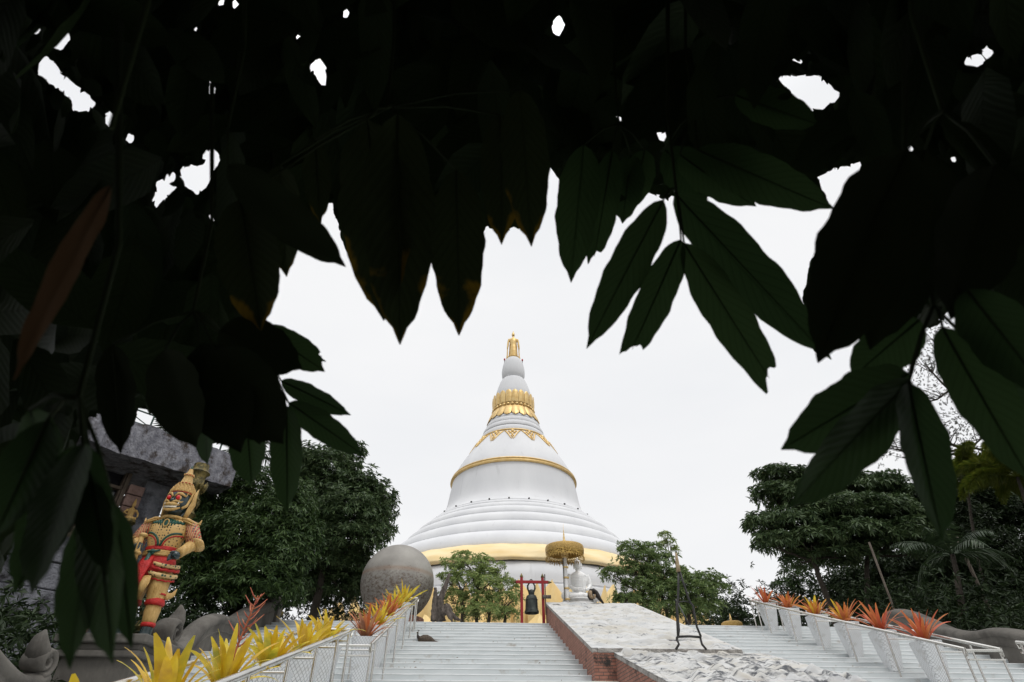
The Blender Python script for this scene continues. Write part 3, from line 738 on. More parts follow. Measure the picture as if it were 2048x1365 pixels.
for i in range(28):
    a = 2 * math.pi * (i + .5) / 28
    b = MB(); b.tube([(6.9 * math.cos(a), 6.9 * math.sin(a), 17.03 + EZ), (7.06 * math.cos(a), 7.06 * math.sin(a), 17.02 + EZ)], .065, 8)
    b.build('drain_spout', M['iron'], st)
# base lotus petals
for (nn, rr, h0, h1, off, fat) in [(46, 14.0, 3.6, 9.05, 0.2, 0.75), (46, 14.75, 3.6, 8.75, 0.7, 0.4), (32, 15.6, 3.5, 6.9, 0.12, 1.3)]:
    b = MB()
    for i in range(nn):
        a = 2 * math.pi * (i + off) / nn
        petal(b, a, rr, rr + 0.45, h0, h1, 2 * math.pi * rr / nn * (1.3 if fat > .5 else .55), ridge=True, bulge=fat, tip=0.26 if fat < 1 else .5, point=1.0, rows=12, cols=8)
    b.build('base_petal', M['gold_bright'], st, smooth=True)

# gilded standing Buddha on the tip (body, robe and arms as one figure)
gb = thing('standing_buddha', 'gilded standing Buddha statue on the tip of the stupa', 'statue', (CX, CY, 35.26 + EZ))
b = MB()
b.tube([(0, 0, 0.0), (0, 0, .25), (0, 0, .9), (0, 0, 1.35), (0, 0, 1.7), (0, 0, 2.1), (0, 0, 2.35), (0, 0, 2.5), (0, 0, 2.62)], [(.36, .24), (.34, .24), (.36, .26), (.34, .25), (.29, .23), (.36, .25), (.41, .22), (.26, .17), (.09, .1)], 18, ref=(1, 0, 0))
b.tube([(0, 0, 2.5), (0, 0, 2.72)], [.11, .10], 12)
b.ball((0, 0, 2.92), (.165, .18, .21), 14, 10)
b.lathe([(.16, 3.0), (.14, 3.10), (.09, 3.2), (.06, 3.32), (.01, 3.5)], n=12)
b.tube([(0, .1, 2.2), (0, .1, 1.5), (0, .12, .8), (0, .12, .15), (0, .12, .04)], [(.36, .05), (.42, .06), (.45, .06), (.50, .07), (.45, .03)], 18, ref=(1, 0, 0))
for s_ in (-1, 1):
    b.tube([(s_ * .40, 0, 2.42), (s_ * .50, 0, 2.1), (s_ * .55, -.02, 1.7), (s_ * .58, -.03, 1.35), (s_ * .60, -.03, 1.18)], [.11, .10, .09, .08, .05], 10)
    b.tube([(s_ * .48, .08, 1.9), (s_ * .58, .1, 1.2), (s_ * .60, .1, .5), (s_ * .62, .1, .12), (s_ * .55, .1, .02)], [(.05, .10), (.06, .12), (.06, .12), (.10, .12), (.03, .1)], 10, ref=(1, 0, 0))
    b.tube([(s_ * .14, -.05, 0.05), (s_ * .15, -.35, .04)], [(.11, .08), (.10, .05)], 8)
b.xform(Matrix.Diagonal((1.08, 1.1, 1.1, 1))); b.build('figure', M['gold'], gb, smooth=True, remesh=0.035)
b = MB(); b.lathe([(.70, -.12), (.74, -.02), (.6, .04), (.5, .1), (.1, .1)], n=24)
b.build('pedestal', M['gold'], gb, smooth=True, auto=40)
for s_, txt in ((-1, 'left'), (1, 'right')):
    d = atY(1010 if s_ < 0 else 1046, 722, CY)
    t = thing('aviation_lamp', 'small red warning lamp on a bent pipe at the %s of the stupa tip' % txt, 'lamp', (CX + s_ * .95, CY - .3, 34.2 + EZ))
    b = MB(); b.tube([(-s_ * .25, .1, .2), (0, 0, .25), (s_ * .02, 0, .62)], .03, 6); b.build('pipe', M['iron'], t)
    b = MB(); b.lathe([(.06, .62), (.09, .68), (.08, .84), (.02, .88)], n=10); b.build('lamp_shade', M['paint_red'], t, smooth=True)

# ---------------------------------------------------------------- rails and pots
RH = 0.76
def tube_post(mb, p, q, r): mb.tube([p, q], r, 8)
def rail_enclosure(label, xa, xb, ylist, zf, group='steel handrail enclosures round the pots'):
    y0, y1 = ylist[0], ylist[-1]
    t = thing('handrail', label, 'handrail', ((xa + xb) / 2, y0, zf(y0)), group)
    ox, oz = (xa + xb) / 2, zf(y0)
    L = lambda x, y, z: (x - ox, y - y0, z - oz)
    for x in (xa, xb):
        b = MB(); b.tube([L(x, y0 - .02, zf(y0) + RH - .10), L(x, y0 - .05, zf(y0) + RH), L(x, y1 + .05, zf(y1) + RH), L(x, y1 + .03, zf(y1) + RH - .08)], .030, 10)
        b.build('top_rail', M['steel'], t, smooth=True, auto=50)
    for y in (y0 - .05, y1 + .05):
        b = MB(); b.tube([L(xa, y, zf(y) + RH), L(xb, y, zf(y) + RH)], .022, 10)
        b.tube([L(xa, y + .01, zf(y) + RH - .14), L(xb, y + .01, zf(y) + RH - .14)], .015, 8)
        b.build('end_rail', M['steel'], t, smooth=True, auto=50)
    for y in ylist:
        for x in (xa, xb):
            b = MB(); b.tube([L(x, y, zf(y) - .13), L(x, y, zf(y) + RH)], .018, 8)
            b.build('post', M['steel'], t, smooth=True, auto=50)
        if y not in (y0, y1):
            b = MB(); b.tube([L(xa, y, zf(y) + RH - .14), L(xb, y, zf(y) + RH - .14)], .014, 8)
            b.build('cross_bar', M['steel'], t, smooth=True, auto=50)
    return t
UPL = [10.45, 10.85, 12.2, 13.55, 14.95, 16.3, 17.1, 17.5]
rail_enclosure('steel handrail pair round the upper flight pots, on the left beside the peahen', -2.28, -1.66, UPL, zstair)
rail_enclosure('steel handrail pair round the orange pots of the right flight', 8.45, 9.10, [10.6, 11.2, 12.5, 13.8, 15.0, 16.2, 17.5, 18.0, 18.35], zstair)
rail_enclosure('steel handrail pair round the yellow pots of the lower left flight', -2.38, -1.74, [3.0, 4.15, 5.2, 6.2, 7.2, 8.2, 8.9], zstair)
rail_enclosure('steel handrail end at the right edge, below the row of orange pots', 8.42, 9.04, [3.4, 4.8, 6.2, 7.6, 9.1, 9.35], zstair)

def strap_leaf(mb, ang, L, W, lift, curl, seg=11, twist=0.0):
    """an arching strap leaf from the heart of a rosette"""
    d = Vector((math.cos(ang), math.sin(ang), 0)); s_ = Vector((-math.sin(ang), math.cos(ang), 0))
    p = d * 0.03 + Vector((0, 0, 0)); el = lift
    vs = []
    for i in range(seg + 1):
        t = i / seg
        w = W * (0.72 + 0.5 * math.sin(math.pi * min(1, t * 1.15))) * (1 if t < .75 else max(.28, math.sqrt(max(0.0, 1 - ((t - .75) / .25) ** 2)))) * 0.5
        w = max(w, 0.0012)
        tn = d * math.cos(el) + Vector((0, 0, 1)) * math.sin(el)
        nn = s_.cross(tn)
        ss = (s_ * math.cos(twist * t) + nn * math.sin(twist * t))
        up = tn.cross(ss)
        vs += [p - ss * w - up * 0.22 * w * -1, p.copy(), p + ss * w - up * 0.22 * w * -1]
        p = p + tn * (L / seg); el -= curl / seg * (0.5 + t)
    fs = []
    for i in range(seg):
        a = i * 3
        fs += [(a, a + 1, a + 4, a + 3), (a + 1, a + 2, a + 5, a + 4)]
    mb.add(vs, fs)
def bromeliad_mesh(rr, n, L, W, mats, spread=1.0):
    b = MB()
    for i in range(n):
        t = i / n
        ang = i * 2.399 + rr.uniform(-.25, .25)
        b.mi = rr.randrange(len(mats))
        lift = math.radians(44 + 42 * t) + rr.uniform(-.12, .12)
        if t > .8: lift = math.radians(rr.uniform(68, 86))
        strap_leaf(b, ang, L * rr.uniform(.72, 1.12) * (1 - .15 * t), W * rr.uniform(.75, 1.15), lift, rr.uniform(.3, .95) * spread * (1.1 - .6 * t), twist=rr.uniform(-.5, .5))
    b.mi = 0
    return b
def pot_mesh(b, w, h, foot=0.5):
    """square planter flaring to the rim, open at the top"""
    prof = [(foot * w, 0), (foot * w * 1.02, .02), (w * .78, h * .45), (w * .97, h * .9), (w, h), (w * .93, h), (w * .9, h - .05), (w * .05, h - .07)]
    vs = []; n = 24
    for r, z in prof:
        for i in range(n):
            a = 2 * math.pi * i / n + math.pi / 4
            k = 1 / max(abs(math.cos(a - math.pi / 4)), abs(math.sin(a - math.pi / 4)))
            k = min(k, 1.24)
            vs.append((r / 2 * k * math.cos(a - math.pi / 4), r / 2 * k * math.sin(a - math.pi / 4), z))
    fs = [(j * n + i, j * n + (i + 1) % n, (j + 1) * n + (i + 1) % n, (j + 1) * n + i) for j in range(len(prof) - 1) for i in range(n)]
    fs += [tuple(range(n - 1, -1, -1)), tuple((len(prof) - 1) * n + i for i in range(n))]
    b.add(vs, fs)
def potted(label, x, y, z, kind, seed, ph=0.76, pw=0.44, L=0.46, n=20, W=0.058, rz=0.0, group='potted bromeliads along the handrails', spike=False, sp=1.0):
    rr = random.Random(seed)
    t = thing('potted_bromeliad', label, 'potted plant', (x, y, z), group, rz)
    b = MB(); pot_mesh(b, pw, ph); b.build('pot', M['pot'], t, smooth=True, auto=40, bevel=0)
    b = MB(); b.lathe([(pw * .42, ph - .055), (pw * .2, ph - .02), (.02, ph - .01)], n=12); b.build('soil', M['soil'], t, smooth=True)
    mats = {'yellow': [M['brom_yellow'], M['brom_gold']], 'gold': [M['brom_gold'], M['brom_yellow']], 'orange': [M['brom_orange'], M['brom_orange'], M['brom_amber']],
            'amber': [M['brom_amber'], M['brom_gold'], M['brom_orange']], 'rust': [M['brom_rust'], M['brom_orange'], M['brom_rust']], 'red': [M['brom_red'], M['brom_orange']]}[kind]
    b = bromeliad_mesh(rr, int(n * 1.25), L * 1.3, W, mats, sp)
    b.build('foliage', mats, t, smooth=True, loc=(0, 0, ph - .03))
    b = MB()
    for i in range(7):
        a = rr.uniform(0, 6.28); strap_leaf(b, a, rr.uniform(.1, .2), .05, rr.uniform(.1, .6), 1.6, 4)
    b.build('withered_leaf', M['dry_leaf'], t, smooth=True, loc=(0, 0, ph - .03))
    if spike:
        b = MB(); a = 0.25
        b.tube([(0, 0, 0), (.03, 0, .30), (.07, 0, .55), (.10, 0, .74)], [.011, .010, .007, .003], 6)
        for i in range(22):
            q = i / 22; h = .32 + .42 * q; an = i * 2.4
            l_ = (.12 * (1 - .5 * q) + .03) * (1 if i % 3 else .5); x0 = .03 + .08 * (h - .30) / .45
            b.tube([(x0, 0, h), (x0 + math.cos(an) * l_ * .5, math.sin(an) * l_ * .5, h + l_ * .35), (x0 + math.cos(an) * l_, math.sin(an) * l_, h + l_ * .95)], [.006, .006, .002], 5)
        b.build('flower_spike', M['flower_red'], t, smooth=True, loc=(0, 0, ph))
    return t
XL = -1.97
for i, (y, kd, n_, L_, s_, sz) in enumerate([(11.6, 'rust', 24, .50, 21, 'rust-brown bromeliad in white pot, lowest of the upper left handrail row'),
                                       (12.9, 'yellow', 22, .46, 22, 'yellow bromeliad in white pot, second from the bottom of the upper left row'),
                                       (14.2, 'orange', 24, .44, 23, 'orange bromeliad in white pot, middle of the upper left handrail row'),
                                       (15.5, 'yellow', 24, .46, 24, 'yellow bromeliad just above the orange one, in front of the grey sphere'),
                                       (16.9, 'yellow', 26, .52, 25, 'topmost yellow bromeliad of the upper left row, against the grey sphere')]):
    potted(sz, XL, y, zstair(y - .2) - .02, kd, s_, L=L_, n=n_)
XR = 8.78
for i, (y, kd, n_, L_, s_, sz) in enumerate([(18.05, 'red', 14, .50, 31, 'red-orange bromeliad with few leaves, topmost pot of the right handrail row'),
                                       (16.8, 'orange', 20, .42, 32, 'small orange bromeliad, second pot from the top of the right row'),
                                       (15.5, 'amber', 22, .46, 33, 'amber-orange bromeliad, third pot from the top of the right row'),
                                       (14.3, 'amber', 22, .50, 34, 'golden-orange spreading bromeliad, fourth pot from the top of the right row'),
                                       (13.1, 'red', 18, .54, 35, 'red bromeliad with wide leaves, fifth pot from the top of the right row'),
                                       (11.9, 'red', 20, .54, 36, 'large red-orange bromeliad, lowest pot of the right handrail row')]):
    potted(sz, XR, y, zstair(y - .2) - .02, kd, s_, L=L_, n=n_, pw=.46, W=.062)
potted('red bromeliad in white pot cut by the right edge of the picture', 8.78, 8.6, zstair(8.3), 'red', 37, L=.45)
for i, (y, kd, n_, L_, s_, sz) in enumerate([(8.9, 'yellow', 20, .50, 41, 'yellow bromeliad nearest the rust-brown one, top pot of the lower left row'),
                                       (7.85, 'yellow', 24, .50, 42, 'yellow bromeliad in white pot, second from the top of the lower left row'),
                                       (6.7, 'yellow', 30, .48, 43, 'dense yellow-green bromeliad, third from the top of the lower left row'),
                                       (5.6, 'gold', 22, .52, 44, 'golden bromeliad with a branched red flower spike rising from its pot'),
                                       (4.65, 'gold', 26, .52, 45, 'broad golden bromeliad in the bottom left, below the guardian statue'),
                                       (3.75, 'yellow', 18, .42, 46, 'bromeliad mostly below the frame, only yellow leaf tips at bottom left')]):
    potted(sz, -2.06, y, zstair(y - .2) - .02, kd, s_, ph=.64, L=L_ * .86, n=int(n_ * .8), W=.066, sp=1.5, spike=(i == 3))

# ---------------------------------------------------------------- serpentine balustrades
def balustrade(label, X, tops, wall_drop, thick=0.34, tube_r=0.13, group='serpent-backed stair balustrades', scroll=None, cap=None):
    t = thing('balustrade', label, 'balustrade', (X, tops[0][0], 0), group)
    y0 = tops[0][0]
    T = catmull(tops, 6)
    k = len(T)
    b = MB()
    vs = []; fs = []
    for (y, z) in T:
        zb = min(z - wall_drop, zstair(y) - .5)
        for dx in (-thick / 2, thick / 2):
            vs += [(dx, y - y0, zb), (dx, y - y0, z - .05)]
    for i in range(k - 1):
        a = i * 4; c = a + 4
        fs += [(a, a + 1, c + 1, c), (a + 2, c + 2, c + 3, a + 3), (a + 1, a + 3, c + 3, c + 1), (a, c, c + 2, a + 2)]
    fs += [(0, 2, 3, 1), ((k - 1) * 4, (k - 1) * 4 + 1, (k - 1) * 4 + 3, (k - 1) * 4 + 2)]
    b.add(vs, fs); b.build('parapet_wall', M['concrete'], t)
    b = MB(); b.tube([(0, y - y0, z) for y, z in T], [(thick / 2 + .06, tube_r)] * k, 14, ref=(1, 0, 0))
    b.build('coping', M['concrete'], t, smooth=True)
    b = MB(); b.tube([(0, y - y0, z - .24) for y, z in T], [(thick / 2 + .03, .045)] * k, 10, ref=(1, 0, 0))
    b.build('moulding', M['concrete'], t, smooth=True)
    if scroll:
        (sy, sz, sr, tipx) = scroll
        b = MB(); pts = []; rad = []
        for i in range(26):
            q = i / 25; a = -math.pi / 2 + q * math.pi * 3.1; r = sr * (1 - q * .80)
            pts.append((0, sy - y0 - math.cos(a) * r * 1.0 * tipx, sz + math.sin(a) * r)); rad.append((thick / 2 + .05 - .03 * q, .12 * sr / .3 * (1 - q * .5)))
        b.tube(pts, rad, 12, ref=(1, 0, 0))
        b.build('scroll', M['concrete'], t, smooth=True)
        b = MB()
        b.tube([(0, sy - y0 + tipx * sr * .2, sz + sr * .3), (0, sy - y0 + tipx * sr * .75, sz + sr * 1.1), (0, sy - y0 + tipx * sr * .9, sz + sr * 1.7), (0, sy - y0 + tipx * sr * .7, sz + sr * 2.2)], [(thick / 2 + .04, sr * .75), (thick / 2, sr * .5), (thick / 3, sr * .25), (.02, .01)], 14, ref=(1, 0, 0))
        b.build('finial', M['concrete'], t, smooth=True)
    if cap:
        b = MB(); cy_, cz_ = cap
        b.box((0, cy_ - y0, cz_ - .3), (thick + .16, .34, 1.0)); b.box((0, cy_ - y0, cz_ + .22), (thick + .28, .44, .08))
        b.prism([(cy_ - y0 - .2, cz_ + .26), (cy_ - y0 + .22, cz_ + .26), (cy_ - y0 + .02, cz_ + .5)], -thick / 2, thick / 2, axis='x')
        b.build('end_post', M['concrete'], t, bevel=.02)
    return t
XB = -5.95
bl = balustrade('grey concrete wave balustrade with scroll end, climbing behind the yellow bromeliads', XB,
                [(12.55, 3.55), (12.95, 3.46), (13.35, 3.62), (13.9, 4.05), (14.45, 4.30), (14.9, 4.38), (15.25, 4.40), (15.7, 4.50), (16.4, 4.82), (17.2, 5.16), (18.2, 5.50)], 1.2, scroll=(12.62, 3.72, .25, 1), cap=(18.4, 5.25))
b = MB()
for (dy, dz, s_) in [(0, 0, .16), (.1, .12, .12), (-.08, .13, .1), (.16, -.04, .09), (.02, .24, .08), (-.12, -.08, .09)]:
    b.ball((.12, 18.75 - 12.55 + dy, 5.38 + dz), (.09, s_, s_), 9, 6)
b.build('gilt_crest', M['antique_gold'], bl, smooth=True)
balustrade('grey concrete balustrade with curled snout, in the bottom left corner', XB,
           [(6.2, 2.5), (6.9, 2.76), (7.5, 2.87), (8.0, 2.77), (8.45, 2.62), (8.8, 2.52), (9.1, 2.50), (9.35, 2.60)], 1.2, thick=.28, tube_r=.11, scroll=(9.22, 2.78, .17, -1))
balustrade('dark concrete serpent balustrade beside the right flight under the palms', 12.35,
           [(11.6, 3.55), (12.3, 3.52), (13.0, 3.8), (13.6, 4.02), (14.2, 4.17), (14.9, 4.22), (15.6, 4.42), (16.3, 4.8), (16.9, 5.10), (17.4, 5.24), (17.9, 5.16), (18.3, 4.85)], 1.4, thick=.42, tube_r=.13)

# plinth under the guardian
pl = thing('plinth', 'stepped grey concrete plinth under the guardian statue', 'plinth', (-5.95, 11.35, 0))
b = MB()
b.box((0, 0, 1.75), (1.15, 1.5, 2.6)); pz = 3.03
b.box((0, 0, pz + .04), (1.32, 1.68, .10)); b.box((0, 0, pz + .14), (1.24, 1.6, .11)); b.box((0, 0, pz + .255), (1.44, 1.8, .13))
b.build('plinth_block', M['concrete'], pl, bevel=.025)
b = MB(); b.prism([(-.45, 1.5), (.45, 1.5), (.45, 2.9), (0, 3.05), (-.45, 2.9)], -.585, -.57, axis='x'); b.build('side_panel', M['concrete'], pl, bevel=.004)
PLZ = 3.35
rl_ = random.Random(77)
lb = MB()
for i in range(90):
    k = rl_.randrange(0, NU); x_ = rl_.choice([rl_.uniform(-1.5, 2.1), rl_.uniform(-1.6, -.6), rl_.uniform(5.4, 8.3), rl_.uniform(-5.5, -2.5)])
    y_, z_ = TOPY - k * TU - .003, TOPZ - k * RU + .012
    a_ = rl_.uniform(0, 6.28); L_ = rl_.uniform(.012, .035); c_, s_ = math.cos(a_) * L_, math.sin(a_) * L_ * .4
    y_ += rl_.uniform(.0, .05)
    lb.add([(x_ - c_, y_ - s_, z_), (x_ + s_, y_ - c_ * .3, z_ + .015), (x_ + c_, y_ + s_, z_ + .005), (x_ - s_, y_ + c_ * .3 + .01, z_ + .012)], [(0, 1, 2), (0, 2, 3)])
tag(lb.build('leaf_litter', M['litter']), kind='stuff')

# ================================================================ THE GUARDIAN
gd = thing('guardian_statue', 'painted giant guardian with green face, gold armour and red sash on a plinth', 'statue', (-5.95, 11.35, PLZ), rz=math.radians(4))
gd.scale = (1.04, 1.04, 1.055)
S_ = 1.0
b = MB()   # body: torso, hips, arms and both legs as one figure
b.tube([(0, 0, 1.28), (0, 0, 1.42), (0, -.01, 1.55), (0, -.02, 1.72), (0, -.01, 1.88), (0, 0, 1.98), (0, 0, 2.04)], [(.27, .20), (.26, .19), (.27, .20), (.32, .23), (.345, .22), (.30, .17), (.14, .12)], 24, ref=(1, 0, 0))
b.build('torso', M['armour'], gd, smooth=True)
for s_ in (-1, 1):
    b = MB()
    sh = Vector((s_ * .36, 0, 1.92)); el = Vector((s_ * .50, .02, 1.62))
    if s_ > 0: wr = Vector((.40, -.26, 1.36))
    else: wr = Vector((-.30, -.34, 1.44))
    b.tube([sh + Vector((-s_ * .06, 0, .03)), sh, sh.lerp(el, .5), el, el + (el - sh) * .03], [.10, .125, .13, .135, .12], 14)
    b.build('sleeve', M['sleeve'], gd, smooth=True)
    b = MB()
    b.tube([el + Vector((0, .02, .0)), el.lerp(wr, .3), el.lerp(wr, .7), wr], [.105, .098, .085, .085], 14)
    b.tube([el + Vector((s_ * .02, .02, .03)), el + Vector((s_ * .03, 0, -.02)), el + Vector((s_ * .01, -.02, -.05))], [.125, .17, .11], 16)
    b.build('forearm', M['paint_gold'], gd, smooth=True)
    d = (wr - el).normalized()
    b = MB()
    if s_ > 0:
        # hand resting on the hip, fingers folded inwards
        hc = wr + d * .06
        b.ball(hc, (.075, .085, .07), 12, 8)
        for i in range(4):
            p0 = hc + Vector((-.02, .02 - .0 * i, .045 - i * .03)); L_ = [.085, .095, .09, .075][i]
            p1 = p0 + Vector((-.05, -.045, -.02)); p2 = p1 + Vector((-.05, .01, -.035)) * (L_ / .09)
            b.tube([p0, p1, p2], [.020, .019, .015], 8)
        b.tube([hc + Vector((.0, -.04, .05)), hc + Vector((-.04, -.085, .04)), hc + Vector((-.08, -.085, .02))], [.022, .02, .015], 8)
    else:
        hc = wr + d * .06
        b.ball(hc, (.07, .075, .065), 12, 8)
        for i in range(4):
            p0 = hc + Vector((.05, -.05, .04 - i * .03))
            b.tube([p0 + Vector((-.03, -.02, 0)), p0 + Vector((.03, -.055, 0)), p0 + Vector((.06, 0, -.005)), p0 + Vector((.03, .04, -.01))], [.019, .019, .017, .014], 8)
        b.tube([hc + Vector((.02, .03, .05)), hc + Vector((.07, .02, .055)), hc + Vector((.09, -.03, .05))], [.02, .018, .014], 8)
    b.build('hand', M['skin_green'], gd, smooth=True, remesh=0.009)
    # pauldron with upturned horn
    b = MB()
    b.tube([(s_ * .18, 0, 2.03), (s_ * .28, -.01, 2.02), (s_ * .38, 0, 1.975), (s_ * .44, .01, 1.955), (s_ * .485, .02, 1.99), (s_ * .50, .02, 2.06)], [(.10, .045), (.13, .045), (.13, .04), (.09, .028), (.04, .018), (.006, .005)], 14, ref=(0, 1, 0))
    b.tube([(s_ * .24, -.02, 1.985), (s_ * .35, -.02, 1.945), (s_ * .43, 0, 1.91), (s_ * .50, 0, 1.93)], [(.13, .03), (.15, .025), (.11, .022), (.02, .010)], 14, ref=(0, 1, 0))
    b.build('pauldron', M['paint_gold'], gd, smooth=True)
# armour trim: lobes on the breast, collar, pectoral, belt
def on_torso(x, z, push=0.012):
    T = [(1.28, .27, .20), (1.42, .26, .19), (1.55, .27, .20), (1.72, .32, .23), (1.88, .345, .22), (1.98, .30, .17), (2.04, .14, .12)]
    for (z1, a1, b1), (z2, a2, b2) in zip(T, T[1:]):
        if z1 <= z <= z2:
            q = (z - z1) / (z2 - z1); a_, b_ = a1 + (a2 - a1) * q, b1 + (b2 - b1) * q; break
    else: a_, b_ = .3, .2
    x = max(-a_ * .98, min(a_ * .98, x))
    return (x, -b_ * math.sqrt(max(0, 1 - (x / a_) ** 2)) - push, z)
for nm, m_, off, r_ in (('breast_trim', 'paint_green', 0.0, .019), ('breast_piping', 'paint_red', .036, .013)):
    b = MB()
    for s_ in (-1, 1):
        pts = []
        for i in range(13):
            q = i / 12; a = math.pi * q * .62
            pts.append(on_torso(s_ * (.02 + off + .27 * (1 - math.cos(q * math.pi / 2))), 1.50 + (.24 - off) * math.sin(q * math.pi / 2), .012))
        b.tube(pts, r_, 8)
    b.build(nm, M[m_], gd, smooth=True)
b = MB()
for i in range(25):
    a = 2 * math.pi * i / 24
    if i < 24: b.ball((.19 * math.cos(a), -.02 + .15 * math.sin(a), 2.045 - .02 * (math.sin(a) < 0)), .026, 8, 6)
b.lathe([(.13, 2.0), (.2, 2.02), (.2, 2.06), (.13, 2.07)], n=24, c=(0, -.01, 0))
b.build('collar', M['paint_gold'], gd, smooth=True)
b = MB()
for i in range(11):
    x = -.26 + .052 * i; dz = .13 * (1 - abs(x) / .26) ** 1.3
    p = Vector(on_torso(x, 1.995 - abs(x) * .25 - .0, .0)); q = Vector(on_torso(x * .85, 1.92 - abs(x) * .05 - dz, .01))
    b.tube([p, p.lerp(q, .5) + Vector((0, -.012, 0)), q], [.03, .028, .006], 7)
b.ball(on_torso(0, 1.90), (.06, .02, .09), 12, 8)
b.build('pectoral', M['paint_green'], gd, smooth=True)
b = MB(); p = Vector(on_torso(0, 1.90, .03)); b.tube([p + Vector((.045 * math.cos(a), 0, .065 * math.sin(a))) for a in [i * math.pi / 8 for i in range(17)]], .012, 7)
b.build('pectoral_ring', M['paint_gold'], gd, smooth=True)
b = MB(); b.lathe([(.27, 1.44), (.285, 1.45), (.285, 1.50), (.27, 1.51)], n=28); b.xform(Matrix.Diagonal((1, .76, 1, 1))); b.build('belt_cord', M['paint_red'], gd, smooth=True, auto=40)
b = MB(); b.lathe([(.25, 1.33), (.30, 1.35), (.305, 1.42), (.27, 1.44)], n=28); b.xform(Matrix.Diagonal((1, .78, 1, 1))); b.build('belt', M['paint_gold'], gd, smooth=True, auto=40)
b = MB(); b.ball((-.05, -.25, 1.385), (.05, .03, .05), 10, 7); b.tube([(-.14, -.22, 1.40), (-.05, -.26, 1.385), (.07, -.24, 1.42)], [.015, .03, .012], 8)
b.tube([(-.07, -.26, 1.36), (-.11, -.28, 1.15), (-.15, -.27, .95)], [(.035, .012), (.04, .012), (.045, .012)], 8, ref=(1, 0, 0)); b.build('belt_knot', M['paint_green'], gd, smooth=True)
# hips and sash
b = MB(); b.tube([(0, 0, 1.36), (0, 0, 1.28), (0, 0, 1.15), (0, 0, 1.0)], [(.27, .20), (.30, .22), (.31, .23), (.25, .20)], 24, ref=(1, 0, 0)); b.build('hip_cloth', M['paint_red'], gd, smooth=True)
b = MB()
b.tube([(-.06, -.21, 1.33), (-.10, -.28, 1.15), (-.15, -.30, .95), (-.18, -.29, .72), (-.17, -.27, .55)], [(.07, .03), (.11, .035), (.12, .03), (.13, .03), (.03, .02)], 12, ref=(1, 0, 0))
b.build('sash', M['paint_red'], gd, smooth=True)
for (z0, cx_, rx, ry, th, mm, nm) in [(1.22, .14, .23, .20, .045, 'hem', 'apron_fold'), (1.15, .14, .25, .21, .032, 'paint_red', 'apron_ruffle'), (1.06, .14, .235, .20, .05, 'hem', 'apron_fold'), (.985, .14, .23, .19, .018, 'paint_red', 'apron_ruffle')]:
    b = MB(); pts = []
    for i in range(15):
        a = math.pi * (1.0 + i / 14 * 1.15); sag = -.10 * math.sin(math.pi * i / 14)
        pts.append((cx_ + rx * math.cos(a), -.02 + ry * math.sin(a), z0 + .10 * (1 - i / 14) + sag + (.008 * (-1) ** i if 'ruffle' in nm else 0)))
    b.tube(pts, [(th * .5, th)] * 15, 8, ref=(0, 0, 1)) if False else b.tube(pts, th * .75, 9)
    b.build(nm, M[mm], gd, smooth=True)
for s_ in (-1, 1):
    fx = s_ * .20
    b = MB()
    b.tube([(s_ * .13, -.0, 1.18), (s_ * .15, -.02, 1.0), (s_ * .17, -.03, .82), (s_ * .18, -.02, .66), (s_ * .19, -.01, .60)], [(.15, .17), (.165, .175), (.155, .165), (.135, .145), (.13, .14)], 16, ref=(1, 0, 0))
    b.build('trouser_leg', M['paint_gold'], gd, smooth=True)
    b = MB(); b.tube([(s_ * .19, -.01, .665), (s_ * .19, -.01, .63), (s_ * .19, -.01, .59), (s_ * .19, -.01, .56)], [(.14, .15), (.15, .16), (.16, .17), (.135, .145)], 20, ref=(1, 0, 0))
    b.tube([(s_ * .185, -.01, .75), (s_ * .185, -.01, .72)], [(.147, .157), (.147, .157)], 20, ref=(1, 0, 0))
    b.build('leg_band', M['paint_red'], gd, smooth=True)
    b = MB(); b.tube([(s_ * .19, -.01, .60), (s_ * .19, 0, .48), (s_ * .195, 0, .36), (s_ * .20, 0, .27)], [(.115, .12), (.125, .13), (.11, .115), (.10, .105)], 16, ref=(1, 0, 0)); b.build('greave', M['paint_gold'], gd, smooth=True)
    b = MB(); b.tube([(s_ * .20, 0, .30), (s_ * .20, 0, .27), (s_ * .20, 0, .235)], [(.105, .11), (.118, .123), (.105, .11)], 16, ref=(1, 0, 0)); b.build('anklet', M['paint_red'], gd, smooth=True)
    b = MB(); b.tube([(s_ * .20, 0, .25), (s_ * .20, 0, .14), (s_ * .20, 0, .03)], [(.095, .10), (.092, .10), (.10, .12)], 14, ref=(1, 0, 0))
    b.tube([(s_ * .20, .02, .06), (s_ * .21, -.10, .055), (s_ * .23, -.22, .04)], [(.095, .07), (.09, .055), (.05, .035)], 12, ref=(1, 0, 0)); b.build('boot', M['skin_green'], gd, smooth=True, remesh=.015)
    b = MB(); b.tube([(s_ * .20, .12, .03), (s_ * .21, -.05, .015), (s_ * .23, -.24, .02), (s_ * .235, -.31, .07)], [(.11, .02), (.115, .02), (.06, .018), (.012, .01)], 12, ref=(1, 0, 0)); b.build('sole', M['paint_gold'], gd, smooth=True)
    b = MB(); b.tube([(s_ * .28, .02, .74), (s_ * .36, .03, .72), (s_ * .43, .03, .76), (s_ * .46, .03, .85)], [(.07, .05), (.06, .04), (.04, .025), (.006, .005)], 10, ref=(0, 0, 1)); b.build('coat_tail', M['paint_gold'], gd, smooth=True)
b = MB(); b.tube([(.02, -.26, .98), (.03, -.30, .86), (.01, -.30, .74), (-.04, -.31, .70), (-.06, -.31, .78)], [(.07, .02), (.08, .025), (.06, .025), (.04, .02), (.006, .005)], 10, ref=(1, 0, 0)); b.build('flame_tail', M['paint_gold'], gd, smooth=True)
